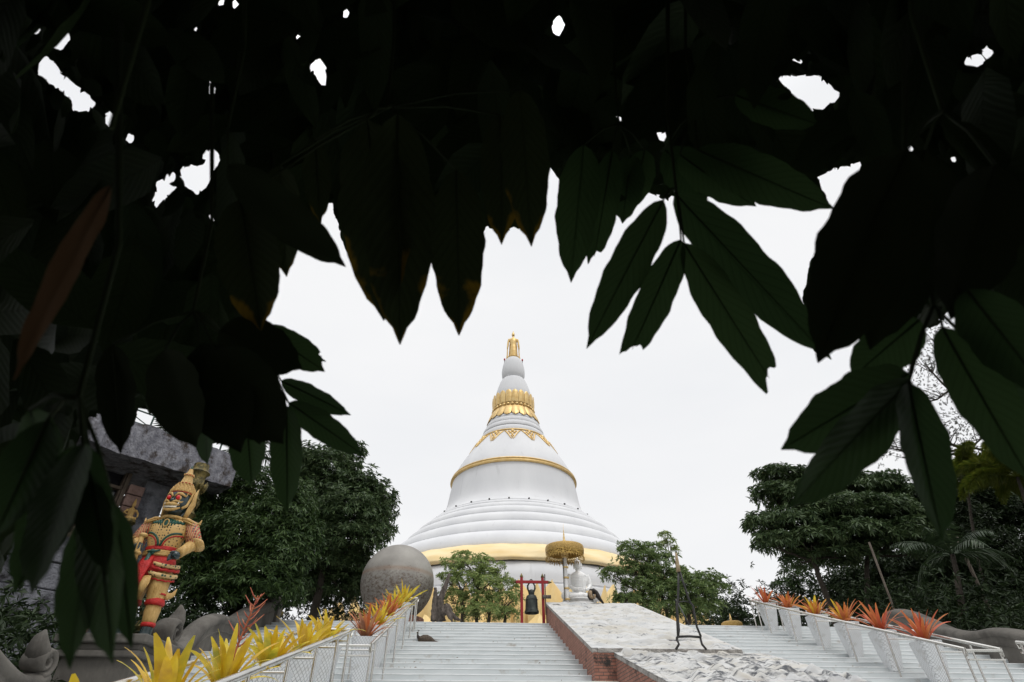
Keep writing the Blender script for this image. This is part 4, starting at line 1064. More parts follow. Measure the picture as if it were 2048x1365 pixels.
# head, slightly turned towards the steps
HM0 = Matrix.Translation((0, -.03, 0)) @ Matrix.Rotation(math.radians(-6), 4, 'Z')
HM = HM0 @ Matrix.Translation((0, 0, 2.04)) @ Matrix.Diagonal((1.0, 1.06, 1.38, 1)) @ Matrix.Translation((0, 0, -2.04))
b = MB(); b.tube([(0, 0, 1.98), (0, 0, 2.12)], [.125, .12], 14); b.ball((0, -.01, 2.25), (.205, .205, .215), 20, 14); b.ball((0, -.07, 2.16), (.15, .15, .10), 16, 10); b.ball((0, -.22, 2.235), (.045, .05, .035), 10, 8)
for s_ in (-1, 1): b.ball((s_ * .035, -.215, 2.225), (.03, .035, .025), 8, 6)
b.xform(HM); b.build('head', M['skin_green'], gd, smooth=True, remesh=.012)
for s_ in (-1, 1):
    b = MB(); b.ball((s_ * .085, -.195, 2.275), (.05, .035, .036), 12, 8); b.xform(HM); b.build('eye_rim', M['paint_gold'], gd, smooth=True)
    b = MB(); b.ball((s_ * .085, -.222, 2.275), (.038, .032, .034), 12, 8); b.xform(HM); b.build('eye', M['eye_red'], gd, smooth=True)
    b = MB(); b.tube([(s_ * .015, -.225, 2.29), (s_ * .06, -.222, 2.335), (s_ * .12, -.19, 2.335), (s_ * .175, -.13, 2.31), (s_ * .19, -.11, 2.37)], [.012, .018, .02, .014, .005], 8); b.xform(HM); b.build('eyebrow', M['paint_gold'], gd, smooth=True)
    b = MB(); b.tube([(s_ * .10, -.215, 2.165), (s_ * .125, -.215, 2.20), (s_ * .13, -.21, 2.235)], [.012, .010, .003], 7); b.xform(HM); b.build('tusk', M['ivory'], gd, smooth=True)
    b = MB(); b.tube([(s_ * .165, -.13, 2.15), (s_ * .20, -.06, 2.2), (s_ * .215, -.02, 2.32), (s_ * .22, -.01, 2.40)], [.02, .024, .022, .01], 8)
    b.tube([(s_ * .21, .0, 2.06), (s_ * .23, .02, 2.15), (s_ * .26, .04, 2.26), (s_ * .25, .04, 2.38), (s_ * .27, .05, 2.47)], [(.025, .05), (.03, .07), (.03, .075), (.02, .05), (.004, .006)], 10, ref=(1, 0, 0)); b.xform(HM); b.build('ear_ornament', M['paint_gold'], gd, smooth=True)
b = MB()
b.tube([(-.135, -.185, 2.185), (-.07, -.245, 2.18), (0, -.265, 2.175), (.07, -.245, 2.18), (.135, -.185, 2.185)], [.014, .024, .026, .024, .014], 8)
b.tube([(-.15, -.16, 2.15), (-.09, -.22, 2.115), (0, -.245, 2.10), (.09, -.22, 2.115), (.15, -.16, 2.15)], [.01, .02, .022, .02, .01], 8)
for s_ in (-1, 1): b.tube([(s_ * .02, -.27, 2.20), (s_ * .08, -.245, 2.225), (s_ * .15, -.19, 2.215), (s_ * .17, -.16, 2.235)], [.010, .016, .012, .004], 7)
b.xform(HM); b.build('mouth', M['paint_gold'], gd, smooth=True)
b = MB(); b.tube([(-.11, -.215, 2.150), (-.05, -.25, 2.142), (0, -.258, 2.14), (.05, -.25, 2.142), (.11, -.215, 2.150)], .012, 8); b.xform(HM); b.build('teeth', M['ivory'], gd, smooth=True)
HC = HM0 @ Matrix.Translation((0, 0.02, 2.485)) @ Matrix.Diagonal((.90, .90, 1.0, 1)) @ Matrix.Translation((0, 0, -2.355))
cr_ = [(.20, 2.355), (.222, 2.365), (.222, 2.39), (.215, 2.395), (.228, 2.40), (.225, 2.44), (.205, 2.45), (.205, 2.47), (.185, 2.50), (.155, 2.535), (.135, 2.56), (.14, 2.57), (.137, 2.595), (.12, 2.61), (.10, 2.69), (.085, 2.74), (.09, 2.75), (.087, 2.77), (.072, 2.78), (.05, 2.86), (.035, 2.90)]
b = MB(); b.lathe(cr_, n=28)
for (r_, z_, n_, h_) in [(.228, 2.40, 22, .065), (.205, 2.455, 18, .06), (.175, 2.50, 16, .055), (.145, 2.55, 14, .05), (.085, 2.765, 10, .03)]:
    for i in range(n_):
        a = 2 * math.pi * i / n_; b.tube([(r_ * math.cos(a), r_ * math.sin(a), z_ - .01), ((r_ + .012) * math.cos(a), (r_ + .012) * math.sin(a), z_ + h_ * .5), ((r_ + .002) * math.cos(a), (r_ + .002) * math.sin(a), z_ + h_)], [.02, .016, .003], 6)
b.xform(HC); b.build('crown', M['paint_gold'], gd, smooth=True, auto=60)
b = MB()
for (r_, z_) in [(.225, 2.378), (.142, 2.582), (.093, 2.76)]:
    b.tube([(r_ * math.cos(a), r_ * math.sin(a), z_) for a in [i * math.pi / 14 for i in range(29)]], .0085, 6)
b.xform(HC); b.build('crown_band', M['paint_red'], gd, smooth=True)
b = MB(); b.tube([(0, 0, 2.88), (0, 0, 2.93), (0, 0, 2.97)], [.03, .02, .006], 8); b.xform(HC); b.build('crown_tip', M['paint_green'], gd, smooth=True)
b = MB(); b.tube([(-.22, -.46, 1.62), (-.21, -.46, 1.46), (-.19, -.46, 1.0), (-.18, -.45, .5), (-.18, -.44, .02)], [.045, .04, .045, .055, .075], 12)
for z_ in (1.6, 1.3, .9, .45, .1): b.lathe([(.05, z_ - .03), (.075, z_), (.05, z_ + .03)], n=12, c=(-.20 + .01 * (1.6 - z_), -.455, 0))
b.build('club', M['paint_gold'], gd, smooth=True)

# ================================================================ BUILDING behind the guardian
bu = math.radians(45.0)
UD = Vector((-math.sin(bu), -math.cos(bu), 0))           # along the front, towards the camera's left
ND = Vector((math.cos(bu), -math.sin(bu), 0))            # out of the front
E0 = atY(462, 975, 16.2)                                   # right lower corner of the eave
bd = thing('stone_building', 'dark blue-grey stone building with heavy rough eave and brown window behind the guardian', 'building', (0, 0, 0))
BM = Matrix((( UD.x, ND.x, 0), (UD.y, ND.y, 0), (0, 0, 1)))
def bp(u, n_, z): return Vector((E0.x, E0.y, 0)) + UD * u + ND * n_ + Vector((0, 0, z))
def bbox(mb, u0, u1, n0, n1, z0, z1):
    mb.box(bp((u0 + u1) / 2, (n0 + n1) / 2, (z0 + z1) / 2), (u1 - u0, n1 - n0, z1 - z0), M=BM)
EH = .95
b = MB(); ez = E0.z
vs = []; 
def slab(mb, u0, u1, n0, n1, z0, z1, seg, amp, sd):
    """rough-hewn block: a box whose front and top are broken up by noise"""
    cu, cz = seg, 5
    P = []; fs = []
    ring_ = [(n0, z0), (n1, z0), (n1, z0 + (z1 - z0) * .25), (n1, z0 + (z1 - z0) * .5), (n1, z0 + (z1 - z0) * .75), (n1, z1), ((n0 + n1) / 2, z1), (n0, z1)]
    for i in range(cu + 1):
        u = u0 + (u1 - u0) * i / cu
        for (n_, z_) in ring_:
            k = noise.noise(Vector((u * 2.2 + sd, n_ * 2, z_ * 2.2))) * amp + noise.noise(Vector((u * 6 + sd, n_ * 5, z_ * 6))) * amp * .5
            kk = k if n_ == n1 else 0
            P.append(bp(u + (k if 0 < i < cu else 0), n_ + kk, z_ + k * .6))
    m_ = len(ring_)
    for i in range(cu):
        for j in range(m_): fs.append((i * m_ + j, i * m_ + (j + 1) % m_, (i + 1) * m_ + (j + 1) % m_, (i + 1) * m_ + j))
    fs.append(tuple(range(m_))); fs.append(tuple(cu * m_ + j for j in range(m_ - 1, -1, -1)))
    mb.add(P, fs)
b = MB()
slab(b, 0, 3.6, -2.6, 0.0, ez, ez + EH, 40, .06, 1)
slab(b, 3.55, 9.5, -2.6, .35, ez - .08, ez + EH + .25, 60, .08, 5)
slab(b, 9.4, 13, -2.6, -.1, ez, ez + EH, 30, .06, 9)
b.build('eave', M['eave_stone'], bd, smooth=True, auto=60)
WN = -1.25
pz_ = {}
def wuv(x, y, off=0.0):
    p = on_plane(x, y, bp(0, WN + off, 0), ND); d = p - Vector((E0.x, E0.y, 0)); return d.dot(UD), p.z
w_l, w_t = wuv(150, 890); w_r, _ = wuv(275, 925); _, w_b = wuv(225, 1020)
_, sill = wuv(232, 975)
ptr, _ = wuv(303, 940)
w_b2 = w_b - .9
b = MB()
bbox(b, 1.2, w_r - .42, WN - .5, WN, TOPZ - 2.5, ez - .02)
bbox(b, w_r - .42, w_l + .3, WN - .5, WN - .003, TOPZ - 2.5, w_b2 - .05)
bbox(b, w_r - .42, w_l + .3, WN - .5, WN - .003, w_t + .35, ez - .02)
bbox(b, w_l + .3, 13, WN - .5, WN, TOPZ - 4, ez - .02)
b.build('wall', M['building_stone'], bd)
b = MB(); rr = random.Random(5)
z_ = TOPZ - 2.4
while z_ < ez - .5:
    h_ = rr.uniform(.38, .6); u_ = 1.2 + rr.uniform(0, .4)
    while u_ < w_r - 1.0:
        w_ = rr.uniform(.45, 1.0); 
        if u_ + w_ > w_r - .5: w_ = w_r - .5 - u_
        d_ = rr.choice([.03, .06, .10, .14])
        bbox(b, u_ + .02, u_ + w_ - .02, WN - .02, WN + d_, z_ + .015, z_ + h_ - .015); u_ += w_
    z_ += h_
z_ = TOPZ - 3
while z_ < w_b2 - .5:
    h_ = rr.uniform(.45, .7); u_ = w_r - .4
    while u_ < 12.5:
        w_ = rr.uniform(.8, 1.6); d_ = rr.choice([.03, .06, .09]); bbox(b, u_ + .02, u_ + w_ - .02, WN - .02, WN + d_, z_ + .015, z_ + h_ - .015); u_ += w_
    z_ += h_
b.build('facing_block', M['building_stone'], bd, bevel=.03)
b = MB(); z_ = TOPZ - 1.5
while z_ < ez - .3:
    h_ = rr.uniform(.26, .34)
    bbox(b, ptr + .01, ptr + .40, WN - .02, WN + .22 + rr.uniform(-.02, .02), z_ + .012, z_ + h_ - .012)
    z_ += h_
b.build('pilaster', M['pink_stone'], bd, bevel=.02)
wf = MB(); fw = .10
u0, u1, z0, z1 = max(w_r, ptr + .42), w_l + .3, w_b2, w_t + .3
bbox(wf, u0, u0 + fw, WN - .25, WN + .1, z0, z1); bbox(wf, u1 - fw, u1, WN - .25, WN + .1, z0, z1)
bbox(wf, u0 + fw, u1 - fw, WN - .25, WN + .098, z1 - fw, z1); bbox(wf, u0 + fw, u1 - fw, WN - .25, WN + .098, z0, z0 + fw)
um = u0 + (u1 - u0) * .40
bbox(wf, um - .04, um + .04, WN - .2, WN + .06, z0 + fw, z1 - fw)
bbox(wf, u0 + fw, um - .04, WN - .2, WN + .055, sill - .04, sill + .04); bbox(wf, um + .04, u1 - fw, WN - .2, WN + .055, sill - .04, sill + .04)
bbox(wf, u0 + fw, u0 + fw + .05, WN - .2, WN + .03, z0 + fw, sill - .04); bbox(wf, u0 + fw, u0 + fw + .05, WN - .2, WN + .03, sill + .04, z1 - fw)
w_ = wf.build('window', M['window_wood'], bd, bevel=.006)
b = MB(); bbox(b, u0 + .05, u1 - .05, WN - .16, WN - .13, z0 + .05, z1 - .05); b.build('pane', M['glass'], w_)
# roof railing and corner post
rz_ = ez + EH + .02
rl = thing('roof_railing', 'thin green metal railing on top of the stone building', 'railing', bp(0, -.5, rz_))
def rp(u, n_, z): return bp(u, n_, z) - bp(0, -.5, rz_)
b = MB()
for dz in (.12, .48): b.tube([rp(.4, -.4, rz_ + dz), rp(3.4, -.4, rz_ + dz)], .022, 6)
b.build('rail', M['green_metal'], rl)
for i, u_ in enumerate((.5, 1.5, 2.5, 3.4)):
    b = MB(); b.tube([rp(u_, -.4, rz_ - .05), rp(u_, -.4, rz_ + .62)], .028, 6); b.build('post', M['green_metal'], rl)
b = MB(); b.tube([rp(3.4, -.4, rz_ + .46), rp(2.6, -.4, rz_ + .15)], .014, 6); b.tube([rp(1.5, -.4, rz_ + .46), rp(.7, -.4, rz_ + .15)], .014, 6); b.build('brace', M['green_metal'], rl)
b = MB(); bbox(b, 3.65, 3.95, -.55, -.25, ez + EH + .1, ez + EH + 1.4); bbox(b, 3.6, 4.0, -.6, -.2, ez + EH + 1.4, ez + EH + 1.5)
tag(b.build('roof_post', M['building_stone'], bevel=.02), 'pale grey stone post standing on the eave beside the green railing', 'post')
# gilded column under the eave
cp = atY(380, 1000, 14.9)
t = thing('carved_column', 'dark gilded carved column behind the guardian, rising to the eave', 'column', (cp.x, cp.y, TOPZ - 1))
b = MB(); pr = []
z_ = 0
while z_ < ez - TOPZ + .8:
    pr += [(.20, z_), (.22, z_ + .05), (.27, z_ + .10), (.22, z_ + .15), (.19, z_ + .19), (.19, z_ + .33)]; z_ += .38
b.lathe(pr, n=24); b.build('shaft', M['antique_gold'], t, smooth=True, auto=50)
b = MB()
for (z0_, r_) in [(ez - TOPZ + .35, .28), (ez - TOPZ - .1, .22)]:
    for i in range(12):
        a = 2 * math.pi * i / 12
        b.tube([(r_ * .8 * math.cos(a), r_ * .8 * math.sin(a), z0_), (r_ * .95 * math.cos(a), r_ * .95 * math.sin(a), z0_ + .12), (r_ * 1.08 * math.cos(a), r_ * 1.08 * math.sin(a), z0_ + .24)], [.05, .055, .012], 6)
b.build('capital', M['antique_gold'], t, smooth=True)
# little deity on the pilaster
dp = on_plane(254, 1045, bp(0, WN + .32, 0), ND)
t = thing('deity_figurine', 'tiny gilt seated deity figurine fixed to the pink stone pilaster', 'figurine', dp, rz=math.radians(30))
b = MB()
b.tube([(0, 0, .08), (0, 0, .2), (0, 0, .34), (0, 0, .40)], [(.09, .07), (.07, .06), (.10, .06), (.03, .03)], 12, ref=(1, 0, 0)); b.ball((0, 0, .47), (.05, .05, .06), 10, 8); b.tube([(0, 0, .5), (0, 0, .57), (0, 0, .66)], [.045, .03, .005], 8)
b.tube([(-.17, -.02, .08), (-.1, -.12, .07), (.02, -.14, .09), (.15, -.03, .10)], [.05, .045, .045, .05], 8); b.tube([(-.1, 0, .34), (-.16, -.03, .22), (-.06, -.1, .18)], [.03, .028, .02], 7); b.tube([(.1, 0, .34), (.17, -.03, .24), (.18, -.1, .14)], [.03, .028, .02], 7)
b.build('figure', M['paint_gold'], t, smooth=True, remesh=.012)
b = MB(); b.lathe([(.16, -.06), (.2, 0), (.19, .05), (.15, .07)], n=14); b.box((0, .12, -.03), (.16, .3, .05)); b.build('lotus_seat', M['antique_gold'], t, smooth=True, auto=40)

# ================================================================ UPPER TERRACE
# marble Buddha
by = 20.6; bb = atY(1160, 1205, by)
bx = bb.x
t = thing('seated_buddha', 'white marble Buddha seated cross-legged beneath the gold parasol', 'statue', (bx, by, bb.z), rz=math.radians(6))
b = MB()
b.tube([(0, .03, .10), (0, .02, .30), (0, .01, .48), (0, 0, .68), (0, 0, .86), (0, .01, .95), (0, .01, 1.0)], [(.30, .20), (.24, .18), (.255, .18), (.315, .19), (.33, .17), (.20, .13), (.09, .09)], 22, ref=(1, 0, 0))
b.tube([(0, .01, .95), (0, -.0, 1.10)], [.095, .09], 14)
b.ball((0, -.01, 1.22), (.145, .155, .185), 20, 14); b.ball((0, -.07, 1.13), (.085, .08, .07), 12, 8)
b.tube([(0, -.165, 1.27), (0, -.185, 1.22), (0, -.19, 1.19)], [.012, .018, .02], 8)
for s_ in (-1, 1):
    b.tube([(s_ * .145, .0, 1.27), (s_ * .152, .0, 1.18), (s_ * .145, .0, 1.07)], [(.012, .03), (.015, .03), (.014, .022)], 8, ref=(1, 0, 0))
    b.tube([(s_ * .29, 0, .88), (s_ * .37, .0, .70), (s_ * .38, -.03, .52), (s_ * .28, -.17, .40), (s_ * .14, -.27, .355)], [.095, .092, .08, .062, .05], 12)
    b.tube([(s_ * .20, .05, .15), (s_ * .42, -.05, .17), (s_ * .56, -.16, .15), (s_ * .40, -.27, .12), (s_ * .1, -.33, .13), (-s_ * .12, -.31, .16 + .05 * (s_ > 0))], [.16, .15, .135, .11, .095, .06], 14)
    b.ball((s_ * .045, -.162, 1.235), (.028, .012, .01), 8, 6)
b.ball((0, -.165, 1.135), (.035, .02, .012), 8, 6)
b.ball((0, .02, 1.40), (.075, .08, .07), 12, 8); b.tube([(0, .02, 1.44), (0, .02, 1.50)], [.03, .01], 8)
b.tube([(-.14, -.30, .345), (0, -.34, .33), (.12, -.30, .35)], [(.05, .03), (.06, .03), (.045, .03)], 12, ref=(0, 0, 1))
for i in range(4):
    b.tube([(-.08 + i * .0, -.31 - .015 * i, .36), (.0, -.33 - .012 * i, .372), (.08, -.32 - .01 * i, .372)], [.012, .012, .01], 7)
b.build('figure', M['marble'], t, smooth=True, remesh=.014)
b = MB()
for k in range(9):
    a0 = .9 - k * .10
    b.tube([(.27 - .02 * k, -.12, .90 - k * .05), (.10, -.185 - .004 * k, .80 - k * .055), (-.12, -.19, .76 - k * .05), (-.28 + .012 * k, -.10, .74 - k * .04)], .006, 6)
b.build('robe_fold', M['marble'], t, smooth=True)
b = MB(); b.lathe([(.50, 0.08), (.54, .03), (.50, -.02), (.47, -.05), (.56, -.10), (.60, -.16), (.60, -.9)], n=36); b.xform(Matrix.Diagonal((1.12, .85, 1, 1)))
b.build('lotus_throne', M['plinth_white'], t, smooth=True, auto=40)
# offerings cloth / garland heap on the ramp top in front of him
# gold parasol
uy = 20.0; ut = atY(1128, 1100, uy); pb = atY(1134, 1190, uy)
t = thing('ceremonial_parasol', 'tall gold filigree parasol with ringed white pole over the white Buddha', 'parasol', (pb.x, uy, TOPZ))
topz = ut.z - TOPZ
b = MB(); b.tube([(0, 0, 0), (-.01, 0, topz)], .062, 14); b.build('pole', M['marble'], t, smooth=True)
zz_ = [topz - .25 - i * .34 for i in range(6)]
b = MB(); 
for q in zz_: b.lathe([(.065, q - .03), (.098, q - .02), (.10, q + .02), (.065, q + .03)], n=16)
b.lathe([(.12, topz - .22), (.15, topz - .1), (.15, topz + .02), (.06, topz + .05)], n=16)
b.build('pole_ring', M['gold'], t, smooth=True, auto=40)
def lace_mat():
    m = bpy.data.materials.new('pierced_gold'); n, l, p_ = nodes_of(m)
    tc_ = n.new('ShaderNodeTexCoord'); v = n.new('ShaderNodeTexVoronoi'); v.feature = 'DISTANCE_TO_EDGE'; v.inputs['Scale'].default_value = 17; l.new(tc_.outputs['Object'], v.inputs['Vector'])
    g_ = n.new('ShaderNodeMapRange'); g_.inputs['From Min'].default_value = .09; g_.inputs['From Max'].default_value = .13; l.new(v.outputs['Distance'], g_.inputs['Value'])
    p_.inputs['Base Color'].default_value = (.50, .32, .08, 1); p_.inputs['Metallic'].default_value = .4; p_.inputs['Roughness'].default_value = .45
    tr = n.new('ShaderNodeBsdfTransparent'); ms = n.new('ShaderNodeMixShader'); l.new(g_.outputs['Result'], ms.inputs[0]); l.new(p_.outputs[0], ms.inputs[1]); l.new(tr.outputs[0], ms.inputs[2]); l.new(ms.outputs[0], n['Material Output'].inputs['Surface'])
    return m
M['pierced_gold'] = lace_mat()
UR = .66
b = MB(); b.lathe([(UR, topz - .12), (UR + .012, topz - .02), (UR, topz + .08), (UR * .97, topz + .11), (UR * .6, topz + .14), (.1, topz + .18), (.02, topz + .19)], n=48, cap=False); b.build('canopy', M['gold_lace'], t, smooth=True)
b = MB(); b.lathe([(UR - .005, topz - .30), (UR + .004, topz - .11)], n=48, cap=False); b.build('valance', M['pierced_gold'], t, smooth=True)
b = MB()
for i in range(40):
    a = 2 * math.pi * i / 40; L_ = .06 if i % 2 else .03
    b.tube([(UR * math.cos(a), UR * math.sin(a), topz - .29), (UR * math.cos(a), UR * math.sin(a), topz - .33), (UR * math.cos(a), UR * math.sin(a), topz - .33 - L_)], [.022, .016, .004], 5)
for i in range(10):
    a = 2 * math.pi * i / 10; b.tube([(.05 * math.cos(a), .05 * math.sin(a), topz - .05), (UR * .95 * math.cos(a), UR * .95 * math.sin(a), topz + .05)], .014, 5)
b.build('fringe', M['gold_lace'], t, smooth=True)
b = MB(); b.lathe([(.06, topz + .16), (.07, topz + .30), (.03, topz + .36), (.04, topz + .42), (.02, topz + .47), (.028, topz + .53), (.014, topz + .58), (.018, topz + .64), (.006, topz + .7), (.003, topz + .92)], n=12); b.build('finial', M['gold'], t, smooth=True)
b = MB(); b.tube([(-.10, -.05, 0), (-.085, -.05, topz - .3)], .014, 6); b.build('stay_rod', M['iron'], t)
# bell and frame
fy = 19.15
p1, p2 = atY(1043, 1161, fy), atY(1085, 1161, fy)
t = thing('bell_frame', 'red painted post-and-beam frame with gold tips holding the temple bell', 'bell frame', ((p1.x + p2.x) / 2, fy, TOPZ))
hw = (p2.x - p1.x) / 2; fh = p1.z - TOPZ
for s_ in (-1, 1):
    b = MB(); b.box((s_ * hw, 0, fh / 2 + .03), (.085, .085, fh + .12)); b.build('post', M['red_wood'], t, bevel=.008)
    b = MB(); b.tube([(s_ * hw, 0, fh + .09), (s_ * hw, 0, fh + .14), (s_ * hw, 0, fh + .22)], [.055, .045, .004], 8); b.build('post_tip', M['antique_gold'], t, smooth=True)
    b = MB(); b.tube([(s_ * (hw + .18), 0, fh - .05), (s_ * (hw + .22), 0, fh - .05), (s_ * (hw + .30), 0, fh - .05)], [.045, .04, .004], 8); b.build('beam_tip', M['antique_gold'], t, smooth=True)
b = MB(); b.box((0, -.003, fh - .05), (2 * hw + .36, .075, .085)); b.build('beam', M['red_wood'], t, bevel=.008)
b = MB(); b.box((hw + .075, 0, .95), (.03, .05, 1.2)); b.build('batten', M['dark_wood'], t)
b = MB(); b.tube([(hw - .02, -.09, .85), (hw + .24, -.09, .85)], .055, 12); tag(b.build('striking_log', M['dark_wood'], smooth=True, auto=40, loc=t.location), 'short round wooden striker log slung beside the bell post', 'striker')
bc = atY(1063, 1200, fy)
t2 = thing('temple_bell', 'dark bronze temple bell hanging from the red frame at the stair head', 'bell', (bc.x, fy, TOPZ))
zb_ = atY(1063, 1227, fy).z - TOPZ; zt_ = atY(1063, 1190, fy).z - TOPZ; br_ = .225; H_ = zt_ - zb_
b = MB(); b.lathe([(br_ * .93, zb_ - .0), (br_, zb_), (br_ * 1.0, zb_ + .05), (br_ * .9, zb_ + .09), (br_ * .865, zb_ + H_ * .3), (br_ * .84, zb_ + H_ * .6), (br_ * .80, zb_ + H_ * .78), (br_ * .68, zb_ + H_ * .93), (br_ * .42, zb_ + H_), (.02, zb_ + H_ + .01)], n=36, cap=False)
for q in (.09, .14, .72): 
    rr_ = br_ * (.9 if q < .2 else .83); b.lathe([(rr_, zb_ + H_ * q - .012), (rr_ + .014, zb_ + H_ * q), (rr_, zb_ + H_ * q + .012)], n=36, cap=False)
b.lathe([(br_ * .9, zb_ + .001), (br_ * .82, zb_ + .1), (br_ * .7, zb_ + H_ * .9), (.02, zb_ + H_ * .95)], n=24, cap=False)
b.build('bell_body', M['bronze'], t2, smooth=True, auto=50)
b = MB(); zc = zb_ + H_
b.lathe([(.085, zc - .01), (.095, zc + .03), (.10, zc + .08), (.08, zc + .13), (.05, zc + .15)], n=14)
for s_ in (-1, 1): b.tube([(s_ * .075, 0, zc + .08), (s_ * .115, 0, zc + .18), (s_ * .115, 0, zc + .27), (s_ * .06, 0, zc + .35), (0, 0, zc + .36)], [.024, .03, .026, .022, .02], 8)
b.build('crown_loop', M['bronze'], t2, smooth=True)
b = MB(); zr = zc + .41; b.tube([(.045 * math.cos(a), 0, zr + .055 * math.sin(a)) for a in [i * math.pi / 8 for i in range(17)]], .012, 6); b.tube([(0, 0, zr + .05), (0, 0, fh - .09)], .012, 6); b.build('hanging_ring', M['iron'], t2, smooth=True)

# the great sphere on its brick ring
sy_ = 20.6; sc_ = atY(795, 1166, sy_); sr_ = (atY(868.5, 1166, sy_).x - atY(721, 1166, sy_).x) / 2 * .985
ob = MB().ball((0, 0, 0), sr_, 96, 60).build('stone_sphere', M['sphere'], smooth=True, loc=sc_)
tag(ob, 'huge weathered grey stone sphere with rusty speckled belt above the stair head', 'sphere')
b = MB(); b.lathe([(1.0, 0), (1.0, max(.06, sc_.z - sr_ * .93 - TOPZ)), (.5, max(.06, sc_.z - sr_ * .93 - TOPZ))], n=40); tag(b.build('brick_ring', M['brick_sooty'], loc=(sc_.x, sc_.y, TOPZ)), 'low round brick base under the grey sphere', 'base')
bpt = atY(868, 1240, 22.0)
b = MB(); b.box((0, 0, .25), (1.6, .4, .5)); b.box((0, 0, .53), (1.7, .5, .06)); tag(b.build('brick_planter_wall', M['brick'], loc=(bpt.x, 22.0, TOPZ), bevel=.01), 'low red brick wall just right of the grey sphere behind the driftwood', 'wall')

# driftwood stump
dy_ = 19.35; d0 = atY(880, 1243, dy_); d0.z = TOPZ
t = thing('driftwood', 'weathered grey driftwood stump with two upright snags beside the sphere', 'driftwood', d0)
b = MB()
q = lambda x, y, dy=0: tuple(atY(x, y, dy_ + dy) - d0)
b.tube([q(882, 1243), q(880, 1225), q(881, 1200), q(888, 1180), q(895, 1160), q(899, 1147)], [(.16, .13), (.12, .11), (.10, .09), (.085, .07), (.065, .05), (.03, .02)], 12)
b.tube([q(868, 1243), q(868, 1220), q(870, 1195), q(871, 1175)], [.12, .09, .075, .045], 12)
b.tube([q(884, 1225), q(892, 1215), q(900, 1225), q(912, 1238), q(925, 1243)], [.12, .10, .09, .06, .02], 12)
b.tube([q(884, 1228, -.15), q(895, 1222, -.25), q(902, 1236, -.3), q(905, 1246, -.3)], [.11, .10, .07, .03], 10)
b.tube([q(866, 1200), q(872, 1202), q(880, 1200)], [.03, .05, .05], 8)
b.tube([q(889, 1213, .1), q(896, 1214, .15), q(902, 1222, .1)], [.08, .1, .08], 8)
o = b.build('stump', M['dark_wood'], t, smooth=True, remesh=.022)
tx = bpy.data.textures.new('gnarl', 'CLOUDS'); tx.noise_scale = .12
dm = o.modifiers.new('disp', 'DISPLACE'); dm.texture = tx; dm.strength = .07; dm.mid_level = .5; dm.texture_coords = 'LOCAL'

# ---------------------------------------------------------------- peafowl
ph_ = Vector((-1.15, 15.9, 0)); ph_.z = zup(15.9) - .0
ph_ = atY(848, 1276, 15.8)
t = thing('peahen', 'brown peahen with crest crouching on the stairs left of centre', 'bird', (ph_.x, ph_.y, zup(15.8) - .14 + .03), group=None)
t.scale = (.74, .74, .8)
b = MB()
b.tube([(-.20, 0, .10), (-.13, 0, .12), (-.02, 0, .14), (.10, 0, .14), (.24, 0, .11), (.36, 0, .07), (.52, 0, .035)], [(.03, .03), (.085, .085), (.12, .115), (.125, .115), (.095, .085), (.06, .035), (.03, .012)], 16, ref=(0, 1, 0))
b.tube([(-.14, 0, .14), (-.20, 0, .19), (-.22, 0, .245), (-.215, 0, .29)], [.06, .042, .028, .025], 12)
b.ball((-.225, 0, .31), (.036, .027, .028), 10, 8); b.tube([(-.25, 0, .308), (-.285, 0, .298)], [.012, .003], 7)
b.tube([(-.02, -.03, .06), (-.04, -.05, -.0)], [.03, .02], 8); b.tube([(-.02, .03, .06), (-.04, .05, 0)], [.03, .02], 8)
b.build('body', M['feather'], t, smooth=True, remesh=.011)
b = MB()
for i in range(5):
    a = (i - 2) * .22; b.tube([(-.215, 0, .33), (-.205 + a * .05, a * .04, .375)], .0025, 5); b.ball((-.205 + a * .08, a * .06, .38), .008, 6, 5)
b.build('crest', M['feather_dark'], t)
b = MB(); b.ball((.06, -.085, .13), (.17, .045, .075), 14, 9); b.ball((.06, .085, .13), (.17, .045, .075), 14, 9); b.build('wing', M['feather'], t, smooth=True)
b = MB(); b.tube([(-.16, 0, .15), (-.205, -.002, .20), (-.223, 0, .25)], [.062, .0445, .0305], 12); b.build('neck_feathers', M['feather_dark'], t, smooth=True)
pp = atY(1190, 1206, 19.15)
t = thing('peafowl', 'hunched brown and cream peafowl seen from behind on the top edge of the ramp', 'bird', (pp.x, 19.15, 5.84))
b = MB()
b.tube([(-.10, 0, .06), (-.13, 0, .16), (-.12, 0, .26), (-.08, 0, .33), (-.02, 0, .355)], [(.07, .07), (.10, .10), (.10, .095), (.08, .08), (.045, .045)], 14, ref=(0, 1, 0))
b.tube([(-.12, 0, .30), (-.02, 0, .335), (.05, 0, .27), (.10, -.02, .18), (.16, -.03, .08), (.24, -.03, -.02), (.29, -.03, -.08)], [(.09, .07), (.11, .075), (.12, .08), (.115, .075), (.10, .05), (.07, .03), (.03, .01)], 14, ref=(0, 1, 0))
b.tube([(-.10, -.03, .06), (-.10, -.03, -.01)], [.02, .012], 7); b.tube([(-.05, .04, .06), (-.05, .04, -.01)], [.02, .012], 7)
b.build('body', M['feather_dark'], t, smooth=True, remesh=.011)
b = MB(); b.tube([(-.13, -.05, .30), (-.15, -.075, .22), (-.12, -.08, .13), (-.07, -.06, .09)], [.06, .07, .055, .03], 12); b.tube([(.01, -.06, .20), (-.02, -.075, .12), (-.02, -.06, .07)], [.035, .04, .02], 10); b.build('breast_feathers', M['feather_cream'], t, smooth=True)
b = MB(); 
